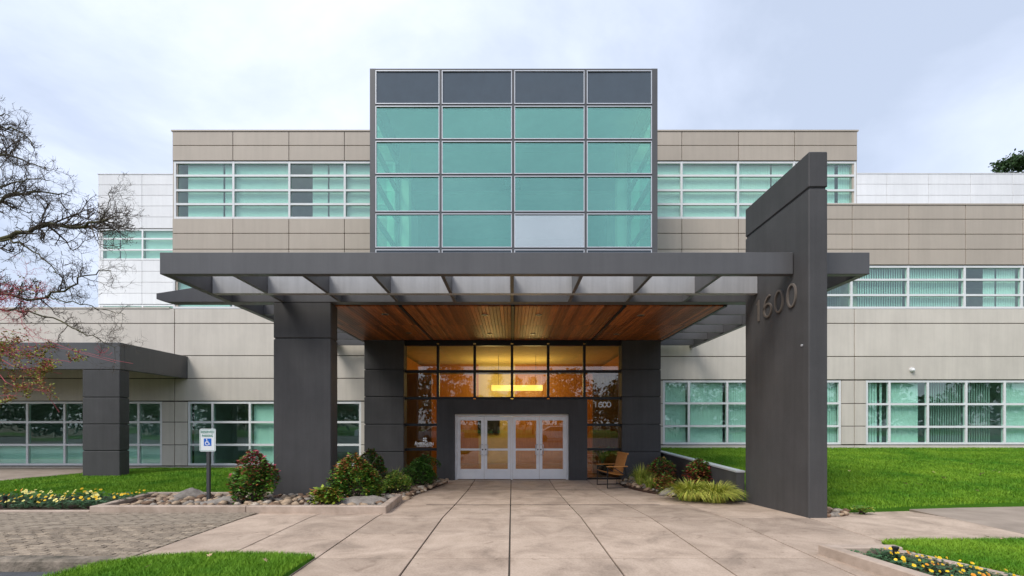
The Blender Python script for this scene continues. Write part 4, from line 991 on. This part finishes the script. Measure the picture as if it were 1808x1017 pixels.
shrub('nandina', px(1238, 11.5), 11.6, -.12, (.46, .4, .78), 1700, .075, [LO, LR, LG2, LG], [3.5, 3, 1.6, 1], 'red bronze shrub behind the big golden grass against the low wall', 'shrub', 10, tipred=.5, group=NG)
shrub('seedling', px(1525, 8.3), 8.35, .0, (.2, .16, .12), 160, .05, [LG, LY], [3, 2], 'tiny green weed beside the stones at the fin wall', 'plant', 15)
# ---- ornamental grasses
def tuft(x, y, z, n, l0, l1, spread, mats, label, seed, group=None, lean=(0, 0), wd=.008):
    rr = random.Random(seed); s = MB(); o = empty('ornamental_grass', (x, y, z), label, 'grass', group)
    for k in range(n):
        a_ = rr.uniform(0, 6.28); l_ = rr.uniform(l0, l1); r0_ = rr.uniform(0, spread * .35); b0 = Vector((math.cos(a_) * r0_, math.sin(a_) * r0_, 0))
        out_ = rr.uniform(.35, 1.0); d = Vector((math.cos(a_) + lean[0], math.sin(a_) + lean[1], 0)); d.normalize()
        P = []
        for t in np.linspace(0, 1, 6): P.append(b0 + d * spread * out_ * t ** 1.35 + Vector((0, 0, l_ * (1.25 * t - out_ * 1.05 * t ** 2.4))))
        for q in P: q.z = max(q.z, .01)
        sd_ = Vector((-d.y, d.x, .2)).normalized(); W = wd * rr.uniform(.6, 1.2); s.cur = rr.choices(range(len(mats)), [4, 2][:len(mats)])[0]
        for i in range(5):
            w0 = W * (1 - (i / 5) ** 2); w1 = W * (1 - ((i + 1) / 5) ** 2) + .0005
            s.face([P[i] - sd_ * w0, P[i] + sd_ * w0, P[i + 1] + sd_ * w1, P[i + 1] - sd_ * w1])
    link('blades', s.mesh('blades', mats), o, (x, y, z)); return o
HG = 'golden ornamental grasses'
tuft(px(1220, 10.3), 10.35, -.10, 900, .42, .62, .72, [HAK, HAK2], 'large arching golden grass clump left of its twin by the fin wall', 21, HG, (-.25, -.35), .011)
tuft(px(1262, 10.1), 10.1, -.10, 900, .42, .62, .62, [HAK, HAK2], 'large arching golden grass clump touching the foot of the fin wall', 22, HG, (-.05, -.4), .011)
tuft(px(1132, 13.0), 13.0, -.12, 420, .45, .8, .42, [HAK2, HAK], 'lime grass tuft just right of the wooden chair', 23, HG, (0, -.2), .007)
tuft(px(1148, 12.3), 12.3, -.12, 200, .3, .5, .30, [HAK2, HAK], 'small lime grass tuft at the walkway edge in front of the red shrub', 27, HG, (0, -.2), .007)
tuft(px(694, 11.9), 12.0, -.12, 420, .5, .8, .42, [HAK2, HAK], 'tall lime grass tuft behind the pale edged shrub left of the doors', 24, HG, (0, -.2), .007)
tuft(px(655, 9.8), 9.9, .03, 200, .3, .5, .25, [HAK2, HAK], 'short lime grass tuft in the right corner of the stone planter', 25, HG)

# ================================================================== trees
def twig_tree(name, x, y, zb, trunk_pts, trunk_r, limbs, label, bark, twigm, seed, levels, leafmats=None):
    """limbs: list of (points, r0, r1); side twigs grow recursively from them"""
    rr = random.Random(seed)
    o = empty(name, (x, y, zb), label, 'tree')
    t = MB(); t.tube(trunk_pts, trunk_r, 9); t.build('trunk', bark, o, smooth=True)
    tw = MB(); lf = MB(); lprob = [0]
    def smooth_path(P, k=5):
        P = [Vector(p) for p in P]; out_ = []
        for i in range(len(P) - 1):
            p0, p1, p2, p3 = P[max(i - 1, 0)], P[i], P[i + 1], P[min(i + 2, len(P) - 1)]
            for q in range(k):
                u = q / k; out_.append(0.5 * ((2 * p1) + (p2 - p0) * u + (2 * p0 - 5 * p1 + 4 * p2 - p3) * u * u + (3 * p1 - p0 - 3 * p2 + p3) * u ** 3))
        out_.append(P[-1]); return out_
    def grow(base, d, ln, r, lev):
        P = [base]; dd = d.normalized(); n = 4 if lev < levels - 1 else 3
        for i in range(n):
            dd = (dd + Vector((rr.gauss(0, .22), rr.gauss(0, .22), rr.gauss(.05, .2)))).normalized(); P.append(P[-1] + dd * ln / n)
        tw.tube(P, [r * (1 - .75 * i / n) for i in range(n + 1)], 3 if r < .006 else 4, cap=False)
        if lev and r > .003:
            for i in range(1, n + 1):
                if rr.random() < .28:
                    q_ = P[i].lerp(P[i - 1], rr.random()); v_ = Vector((rr.gauss(0, 1), rr.gauss(0, .6), rr.gauss(.2, 1))).normalized() * rr.uniform(.03, .08)
                    tw.tube([q_, q_ + v_ * .6, q_ + v_ + Vector((0, 0, .01))], [.004, .0035, .005], 3, cap=False)
        if lev < levels - 1:
            for i in range(1, n + 1):
                for _ in range(rr.choice((1, 1, 2, 2))):
                    dl = (P[i] - P[i - 1]).normalized(); u = dl.orthogonal().normalized(); u.rotate(Matrix.Rotation(rr.uniform(0, 6.28), 3, dl))
                    nd = dl * .55 + u * .8; nd.y *= .75
                    grow(P[i] - dl * rr.uniform(0, ln / n * .8), nd, ln * rr.uniform(.32, .6), max(.0024, r * .5), lev + 1)
        elif leafmats and rr.random() < lprob[0]:
            for p in P[1:]:
                l_ = rr.uniform(.02, .05); q = Vector((rr.gauss(0, 1), rr.gauss(0, 1), rr.gauss(-.3, .6))).normalized(); sd_ = q.orthogonal().normalized() * l_ * .3
                lf.cur = rr.randrange(len(leafmats)); lf.face([p, p + q * l_ * .5 + sd_, p + q * l_, p + q * l_ * .5 - sd_])
    for k_, (P, r0, r1, dens, tl, *lp_) in enumerate(limbs):
        lprob[0] = lp_[0] if lp_ else .05
        Q = smooth_path(P); n = len(Q)
        for i in range(1, n - 1): Q[i] += Vector((rr.gauss(0, .015), rr.gauss(0, .03), rr.gauss(0, .02)))
        lb = MB(); lb.tube(Q, [.62 * r0 + (.8 * r1 - .62 * r0) * i / (n - 1) for i in range(n)], 6, cap=False); lb.build('limb', bark, o, smooth=True)
        tot = sum((Q[i + 1] - Q[i]).length for i in range(n - 1)); cnt = int(tot * dens * .72)
        for c in range(cnt):
            f = rr.uniform(.0, 1) ** .9 * (n - 1.001); i = int(f); p = Q[i].lerp(Q[i + 1], f - i); dl = (Q[i + 1] - Q[i]).normalized()
            u = dl.orthogonal().normalized(); u.rotate(Matrix.Rotation(rr.uniform(0, 6.28), 3, dl)); nd = dl * .6 + u * .8; nd.y *= .7
            grow(p, nd, tl * rr.uniform(.5, 1.2), max(.004, (r0 + (r1 - r0) * f / n) * .4), 0)
    cr = tw.build('crown', twigm, o, kind='stuff')
    if lf.f: lf.build('leaves', leafmats, o, kind='stuff')
    return o
YA = 9.2
def pt(x, y, Y): return (px(x, Y), Y, pz(y, Y))
tk = (-13.0, YA)
limbs = [([(tk[0], YA, 3.6), pt(-90, 470, YA), pt(0, 424, YA), pt(75, 399, 9.0), pt(150, 400, 8.9), pt(190, 388, 8.9)], .10, .022, 6.5, .75),
         ([pt(70, 400, 9.05), pt(130, 398, 9.3), pt(175, 408, 9.4), pt(235, 398, 9.4)], .030, .008, 6.5, .5),
         ([pt(172, 394, 8.9), pt(188, 368, 8.9), pt(198, 330, 8.8)], .018, .006, 7, .4),
         ([(tk[0], YA, 4.4), pt(-80, 400, 9.4), pt(0, 354, 9.5), pt(55, 340, 9.6), pt(125, 346, 9.6)], .085, .012, 6.5, .6),
         ([(tk[0], YA, 5.2), pt(-70, 320, 9.0), pt(0, 276, 8.9), pt(40, 284, 8.8), pt(82, 298, 8.8)], .06, .010, 6.5, .55),
         ([(tk[0], YA, 6.0), pt(-60, 240, 9.0), pt(0, 225, 9.1), pt(35, 232, 9.1), pt(62, 262, 9.1)], .05, .009, 5, .5),
         ([(tk[0], YA, 6.4), pt(-60, 185, 9.0), pt(-10, 200, 9.1), pt(18, 205, 9.1)], .04, .008, 4, .35),
         ([(tk[0], YA, 3.2), pt(-80, 540, 8.8), pt(0, 518, 8.7), pt(60, 528, 8.7), pt(110, 512, 8.7), pt(150, 490, 8.6), pt(196, 478, 8.6)], .06, .009, 6.5, .55),
         ([pt(80, 522, 8.7), pt(130, 536, 8.6), pt(180, 546, 8.6), pt(220, 556, 8.6)], .022, .006, 6.5, .42),
         ([pt(0, 424, YA), pt(40, 432, 9.0), pt(80, 462, 8.8), pt(110, 490, 8.7)], .035, .008, 6.5, .5),
         ([(tk[0], YA, 2.8), pt(-60, 560, 8.9), pt(20, 545, 8.8), pt(90, 560, 8.6), pt(150, 590, 8.5), pt(205, 615, 8.5)], .045, .006, 6.0, .45),
         ([(tk[0], YA, 5.0), pt(-60, 380, 8.7), pt(0, 330, 8.6), pt(50, 318, 8.5), pt(88, 318, 8.5)], .04, .008, 6.5, .5)]
twig_tree('bare_tree', tk[0], YA, 0, [(tk[0], YA, -.2), (tk[0] + .05, YA, 2.0), (tk[0] - .05, YA, 4.2), (tk[0], YA, 6.6)], [.26, .20, .16, .09],
          limbs, 'leafless mossy tree reaching dark twiggy branches in from the left edge', BARK, BARKD, 5, 3)
rl = []
rr = random.Random(3); YB = 8.2; tb = -11.0
for k in range(10):
    x1, y1 = rr.uniform(-10, 95), rr.uniform(505, 625)
    if k < 4: x1, y1 = [(235, 642), (205, 640), (105, 728), (130, 540)][k]
    yb = rr.uniform(8.0, 8.8); top = rr.uniform(-40, -10)
    rl.append(([(tb, YB, .9), pt(-60, 600 + rr.uniform(-60, 30), yb), pt(top + 40, (y1 + 560) / 2 - rr.uniform(0, 40), yb), pt(x1, y1, yb)], 0.009, .003, 2.1 if k > 3 else 0.3, .40))
for k in range(5):
    x1, y1 = [(125, 640), (95, 690), (60, 620), (110, 660), (40, 700)][k]
    rl.append(([(tb, YB, 1.2), pt(-40, 640, 8.4), pt(x1 - 70, y1 - 8, 8.4), pt(x1, y1, 8.4)], .014, .004, 4.2, .36, .9))
rt_ = twig_tree('red_twig_maple', tb, YB, 0, [(tb, YB, -.2), (tb, YB, .8), (tb + .05, YB, 1.5)], [.09, .07, .04], rl, 'shrubby maple with coral red twigs and sparse yellowed leaves at the left edge', REDTWIG, REDTWIG, 8, 3, [LY, LO, FALLG, LY])
# leafy trees: one behind the right wing and several across the road, mirrored in the glass
def crown_tree(name, x, y, z, h, rad, label, leafm_, seed, n=5200, conifer=False, leaf=.16, cb=.25, group=None):
    rr = random.Random(seed); o = empty(name, (x, y, z), label, 'tree', group)
    t = MB(); t.tube([(x, y, z - .3), (x + .1, y, z + h * .45), (x, y, z + h * .93)], [h * .022, h * .014, .02], 8)
    for k in range(16):
        a_ = rr.uniform(0, 6.28); zz_ = z + h * rr.uniform(cb, .85); l_ = rad * (1 - (zz_ - z) / h * (.95 if conifer else .4)) * .9
        t.tube([(x, y, zz_), (x + math.cos(a_) * l_ * .5, y + math.sin(a_) * l_ * .5, zz_ + (0 if conifer else l_ * .4)), (x + math.cos(a_) * l_, y + math.sin(a_) * l_, zz_ + (-.1 * l_ if conifer else l_ * .6))], [h * .006, h * .004, .01], 4)
    t.build('trunk', BARKD, o)
    s = MB(); cl = []
    for k in range(70 if conifer else 46):
        f = rr.uniform(cb, 1.0); a_ = rr.uniform(0, 6.28)
        rmax = rad * ((1 - f) / (1 - cb) * .95 + .05 if conifer else math.sqrt(max(.02, 1 - ((f - .62) / .42) ** 2)))
        q = rmax * math.sqrt(rr.uniform(.15, 1)); cl.append((math.cos(a_) * q, math.sin(a_) * q, f * h, rmax))
    for k in range(n):
        c = rr.choice(cl); sp = rad * (.13 if conifer else .17)
        p = Vector((x + c[0] + rr.gauss(0, sp), y + c[1] + rr.gauss(0, sp), z + c[2] + rr.gauss(0, sp * .55)))
        d = Vector((rr.gauss(0, 1), rr.gauss(0, 1), rr.gauss(-.1, .7))).normalized(); sd_ = d.orthogonal().normalized(); sd_.rotate(Matrix.Rotation(rr.uniform(0, 6.28), 3, d))
        l_ = leaf * rr.uniform(.6, 1.4); wd = l_ * (.12 if conifer else .3)
        s.face([p, p + d * l_ * .5 + sd_ * wd, p + d * l_, p + d * l_ * .5 - sd_ * wd])
    s.build('crown', leafm_, o)
    return o
crown_tree('fir_tree', px(1785, 33), 33, -.3, pz(279, 33) + .3, 1.8, 'dark evergreen treetop showing above the right white roof', NEEDLE, 31, n=16000, conifer=False, leaf=.24, cb=.3)
crown_tree('fir_tree', px(1836, 36), 36, -.3, pz(292, 36) + .3, 2.4, 'second evergreen treetop cut by the right edge above the white roof', NEEDLE, 32, n=9000, conifer=False, leaf=.24, cb=.3)
RG = 'trees across the road mirrored in the entrance glass'
for k, (x, y, h, r_, mt, con, lb) in enumerate([
        (-17, -33, 9.0, 3.6, FALLL, False, 'orange autumn tree mirrored in the left panes above the doors'),
        (-10, -38, 10.5, 3.6, FALLL, False, 'tall rust coloured tree mirrored in the entrance glass'),
        (-2.5, -42, 10.5, 2.2, NEEDLE, True, 'dark conifer mirrored in the middle panes above the doors'),
        (3.5, -46, 9.5, 2.3, NEEDLE, True, 'conifer mirrored just right of the middle mullion'),
        (9, -36, 9.5, 3.8, FALLL, False, 'orange autumn tree mirrored in the right panes above the doors'),
        (17, -34, 9.5, 3.8, FALLG, False, 'olive leaved tree mirrored in the right office windows'),
        (27, -36, 11, 4.4, FALLG, False, 'broad olive tree mirrored in the upper right wing windows'),
        (-27, -36, 10, 4.2, NEEDLE, False, 'dark leafy tree mirrored in the left office windows'),
        (-37, -34, 11, 4.4, FALLG, False, 'broad tree mirrored in the far left windows'),
        (38, -38, 11, 4.4, NEEDLE, False, 'dark tree mirrored in the far right windows')]):
    crown_tree('conifer' if con else 'broadleaf_tree', x, y, -.2, h, r_, lb, mt, 50 + k, n=2600, conifer=con, leaf=.5, group=RG, cb=.2)
# the wood beyond the verge, one dark mass in the reflections
nL = 16000
X = rng.uniform(-95, 95, nL); top = 7.2 + 2.2 * np.sin(X * .31) + 1.3 * np.sin(X * .83 + 1) + .8 * np.sin(X * 2.1)
Z = top * np.sqrt(rng.uniform(0, 1, nL)) + rng.normal(0, .35, nL); Y = -50 + rng.normal(0, 1.6, nL)
d1 = rng.normal(0, 1, (nL, 3)); d1 /= np.linalg.norm(d1, axis=1)[:, None]; d2 = rng.normal(0, 1, (nL, 3)); d2 -= d1 * (d1 * d2).sum(1)[:, None]; d2 /= np.linalg.norm(d2, axis=1)[:, None]
c = np.stack([X, Y, Z], 1); V = np.stack([c - d1 * .6, c + d2 * .25, c + d1 * .6, c - d2 * .25], 1)
me = bpy.data.meshes.new('woodland'); me.from_pydata(V.reshape(-1, 3).tolist(), [], np.arange(nL * 4).reshape(-1, 4).tolist()); me.materials.append(NEEDLE)
tag(link('woodland', me), 'dark line of woodland across the road mirrored in the windows', 'woodland', kind='stuff')
b = MB(); b.face([(-80, -100, -.10), (80, -100, -.10), (80, -26, -.10), (-80, -26, -.10)]); b.build('verge', LAWN, kind='structure')
# parked cars across the road, mirrored in the windows
def car(x, y, rz, paint, label, pickup=False):
    o = empty('pickup_truck' if pickup else 'parked_car', (x, y, -.13), label, 'pickup truck' if pickup else 'car', 'vehicles parked across the road')
    L_ = 2.6 if pickup else 2.15
    prof = [(-L_, .35), (L_, .35), (L_, .75), (L_ - .1, .95), (1.15, 1.02), (.55, 1.55 if not pickup else 1.75), (-.7, 1.55 if not pickup else 1.78), (-1.05 if pickup else -1.6, 1.05), (-L_, 1.0)]
    s = MB(); s.prism_y(prof, -.85, .85); link('body', s.mesh('body', paint, bevel=.06), o, o.location)
    g = MB(); g.prism_y([(1.02, 1.06), (.56, 1.48 if not pickup else 1.68), (-.68, 1.48 if not pickup else 1.70), (-.98 if pickup else -1.4, 1.08)], -.857, .857); link('side_glass', g.mesh('side_glass', SPANDREL), o, o.location)
    for wx in (-L_ * .62, L_ * .62):
        for wy in (-.78, .78):
            t = MB(); t.tube([(wx, wy - .11, .33), (wx, wy + .11, .33)], .34, 16); wh = link('wheel', t.mesh('wheel', TYRE), o, o.location)
    o.rotation_euler.z = rz; return o
car(-13.2, -13.5, .1, CAR_W, 'white pickup truck mirrored in the left office windows', True)
car(-7, -15, .05, CAR_S, 'silver car mirrored left of the entrance doors'); car(4.5, -15.5, 0, CAR_W, 'white car mirrored in the glass right of the doors')
car(13, -15, 0, CAR_S, 'silver car mirrored in the right office windows'); car(21, -15.5, .04, CAR_D, 'dark blue car mirrored in the far right office windows')

# ================================================================== sign, chair, path lights, leaves
sg = empty('parking_sign', (px(367, 9.3), 9.3, .03), 'white reserved parking sign with blue wheelchair symbol on a dark post', 'sign')
Xs, Ys = sg.location.x, 9.3
s = MB(); s.box(Xs - .03, Xs + .03, Ys, Ys + .05, -.1, pz(770, Ys)); s.build('post', POSTM, sg)
zc0, zc1 = pz(797, Ys), pz(757, Ys); hw = .165
s = MB(); s.prism_y([(Xs - hw + .02, zc0), (Xs + hw - .02, zc0), (Xs + hw, zc0 + .02), (Xs + hw, zc1 - .02), (Xs + hw - .02, zc1), (Xs - hw + .02, zc1), (Xs - hw, zc1 - .02), (Xs - hw, zc0 + .02)], Ys - .008, Ys - .002); plate = s.build('plate', SIGNW, sg)
s = MB(); i_ = .014; q_ = .006
for (x0, x1, z0, z1) in ((Xs - hw + i_, Xs + hw - i_, zc0 + i_, zc0 + i_ + q_), (Xs - hw + i_, Xs + hw - i_, zc1 - i_ - q_, zc1 - i_), (Xs - hw + i_, Xs - hw + i_ + q_, zc0 + i_ + q_, zc1 - i_ - q_), (Xs + hw - i_ - q_, Xs + hw - i_, zc0 + i_ + q_, zc1 - i_ - q_)): s.box(x0, x1, Ys - .0095, Ys - .0075, z0, z1)
s.build('border', SIGNG, plate)
lettering('lettering', 'RESERVED', .075, Xs, Ys - .010, zc1 - .092, SIGNG, plate, bold=.0015, depth=.002, fit=.262)
lettering('lettering', 'PARKING', .07, Xs, Ys - .010, zc1 - .168, SIGNG, plate, bold=.0015, depth=.002, fit=.225)
bx0, bx1, bz0, bz1 = Xs - .075, Xs + .078, zc0 + .115, zc0 + .265
s = MB(); s.box(bx0, bx1, Ys - .0105, Ys - .0078, bz0, bz1); s.build('symbol_panel', SIGNB, plate)
ic = stroke([arc(-.008, .052, .036, .036, 95, 350, 16), [(-.014, .120), (-.010, .066), (.026, .066), (.044, .026), (.056, .032)], [(-.012, .094), (.020, .094)]], .012, .002)
ic.v = [(Xs + q[0], Ys - .0135 + q[1], bz0 + q[2]) for q in ic.v]
hd = MB(); hd.tube([(Xs - .016, Ys - .0135, bz0 + .132), (Xs - .016, Ys - .0115, bz0 + .132)], .011, 10)
off = len(ic.v); ic.v += hd.v; ic.f += [tuple(i + off for i in f) for f in hd.f]; ic.mi += hd.mi
ic.build('wheelchair_symbol', WHITEV, plate)

Yc = 12.95; xc = px(1085, 12.95)
ch = empty('armchair', (xc, Yc + .3, -.19), 'wooden slatted armchair with black metal sled frame beside the right sidelight', 'chair')
c0 = Vector((xc, Yc + .3, -.19))
def cp(x, y, z):  # chair faces -x; rotated slightly towards the camera
    a_ = R(10); return (c0.x + x * math.cos(a_) - y * math.sin(a_), c0.y + x * math.sin(a_) + y * math.cos(a_), c0.z + z)
hwc = .40
for sy in (-1, 1):
    s = MB(); y = sy * hwc; r_ = .017
    s.tube([cp(-.30, y, .60), cp(-.31, y, .02), cp(.33, y, .02), cp(.22, y, .60)], r_, 6)
    s.tube([cp(-.10, y, .58), cp(.25, y, .36)], r_ * .8, 6); s.tube([cp(.25, y, .36), cp(.18, y, .60)], r_ * .8, 6)
    s.build('side_frame', BLACKMETAL, ch)
    s = MB(); s.hexa([cp(-.33, y - .04, .61), cp(.29, y - .04, .61), cp(.29, y + .04, .61), cp(-.33, y + .04, .61), cp(-.33, y - .04, .635), cp(.29, y - .04, .635), cp(.29, y + .04, .635), cp(-.33, y + .04, .635)]); s.build('armrest', WOODT, ch, bevel=.005)
for (x, z) in ((-.27, .42), (.2, .36), (.30, .05)):
    s = MB(); s.tube([cp(x, -hwc, z), cp(x, hwc, z)], .014, 6); s.build('cross_bar', BLACKMETAL, ch)
for k in range(8):
    x0 = -.33 + k * .072; z = .455 - .075 * (k / 7) - .03 * math.sin(math.pi * k / 7)
    s = MB(); s.hexa([cp(x0, -.36, z), cp(x0 + .062, -.36, z - .01), cp(x0 + .062, .36, z - .01), cp(x0, .36, z), cp(x0, -.36, z + .02), cp(x0 + .062, -.36, z + .01), cp(x0 + .062, .36, z + .01), cp(x0, .36, z + .02)]); s.build('seat_slat', WOODT, ch, bevel=.003)
bx_ = lambda z: .16 + (z - .42) * .28
for k in range(9):
    y0 = -.33 + k * .0735; 
    s = MB(); s.hexa([cp(bx_(.42), y0, .42), cp(bx_(.42) + .02, y0, .42), cp(bx_(.42) + .02, y0 + .066, .42), cp(bx_(.42), y0 + .066, .42), cp(bx_(.95), y0, .95), cp(bx_(.95) + .02, y0, .95), cp(bx_(.95) + .02, y0 + .066, .95), cp(bx_(.95), y0 + .066, .95)]); s.build('back_slat', WOODT, ch, bevel=.003)
s = MB(); s.hexa([cp(bx_(.95) - .015, -.36, .945), cp(bx_(.95) + .035, -.36, .945), cp(bx_(.95) + .035, .36, .945), cp(bx_(.95) - .015, .36, .945), cp(bx_(1) - .015, -.36, 1.0), cp(bx_(1) + .035, -.36, 1.0), cp(bx_(1) + .035, .36, 1.0), cp(bx_(1) - .015, .36, 1.0)]); s.build('top_rail', WOODT, ch, bevel=.006)
def path_light(x, y, z, h, label):
    o = empty('path_light', (x, y, z), label, 'light', 'small black path lights')
    s = MB(); s.tube([(x, y, z - .05), (x, y, z + h * .8)], .028, 10); s.build('stem', BLACKMETAL, o)
    s = MB(); s.tube([(x, y, z + h * .8), (x, y, z + h * .9), (x, y, z + h)], [.028, .036, .036], 12); s.build('cap', BLACKMETAL, o)
path_light(px(1581, 5.35), 5.35, .03, .17, 'black path light stub standing among pansies in the front right planter')
path_light(px(9, 8.85), 8.85, .0, .24, 'black path light stub in the pansy bed at the left edge')
s = MB()
for k in range(5):
    a0 = R(90 + (k - 2) * 52); l_ = 1 if k == 2 else (.85 if k in (1, 3) else .6)
    s.face([(0, 0, 0), (math.cos(a0 - .32) * l_ * .5, math.sin(a0 - .32) * l_ * .5, .12), (math.cos(a0) * l_, math.sin(a0) * l_, .05 + .2 * (k % 2)), (math.cos(a0 + .32) * l_ * .5, math.sin(a0 + .32) * l_ * .5, .1)])
s.face([(-.03, 0, 0), (.03, 0, 0), (.02, -.6, .1), (-.02, -.6, .1)])
leafme = s.mesh('fallen_leaf', DEADLEAF)
def leaf_at(x, y, ybase, zf, size, label, group):
    Y = ybase
    for _ in range(12): Y = (EYE - zf(px(x, Y), Y) - .055) * F / (y - HY)
    o = link('fallen_leaf', leafme, None, (px(x, Y), Y, zf(px(x, Y), Y) + .075)); o.scale = (size,) * 3; o.rotation_euler = (random.uniform(.2, .7), random.uniform(-.3, .3), random.uniform(0, 6.3))
    tag(o, label, 'leaf', group)
lvs = sorted([(1599, 856, .09), (1623, 814, .08), (1667, 810, .09), (1714, 801, .09), (1731, 839, .11), (1650, 822, .06), (1755, 825, .08), (1725, 868, .06), (1764, 822, .07), (1500, 830, .05)])
for k, (x, y, q) in enumerate(lvs):
    leaf_at(x, y, 11, zR, q, 'curled tan maple leaf on the sloping right lawn, %s from the fin wall' % ORD[k], 'fallen leaves on the right lawn')
for (x, y, lb) in ((261, 1003, 'nearest the road'), (470, 993, 'nearest the walkway'), (370, 984, 'between the other two')): leaf_at(x, y, 5.2, zI, .05, 'orange fallen leaf on the front left grass island, ' + lb, 'fallen leaves on the front left island')
for (x, y, lb) in ((1768, 954, 'nearer the right edge'), (1742, 950, 'nearer the pansies')): leaf_at(x, y, 5.5, zF, .05, 'orange fallen leaf on the front right grass, ' + lb, 'fallen leaves on the front right grass')
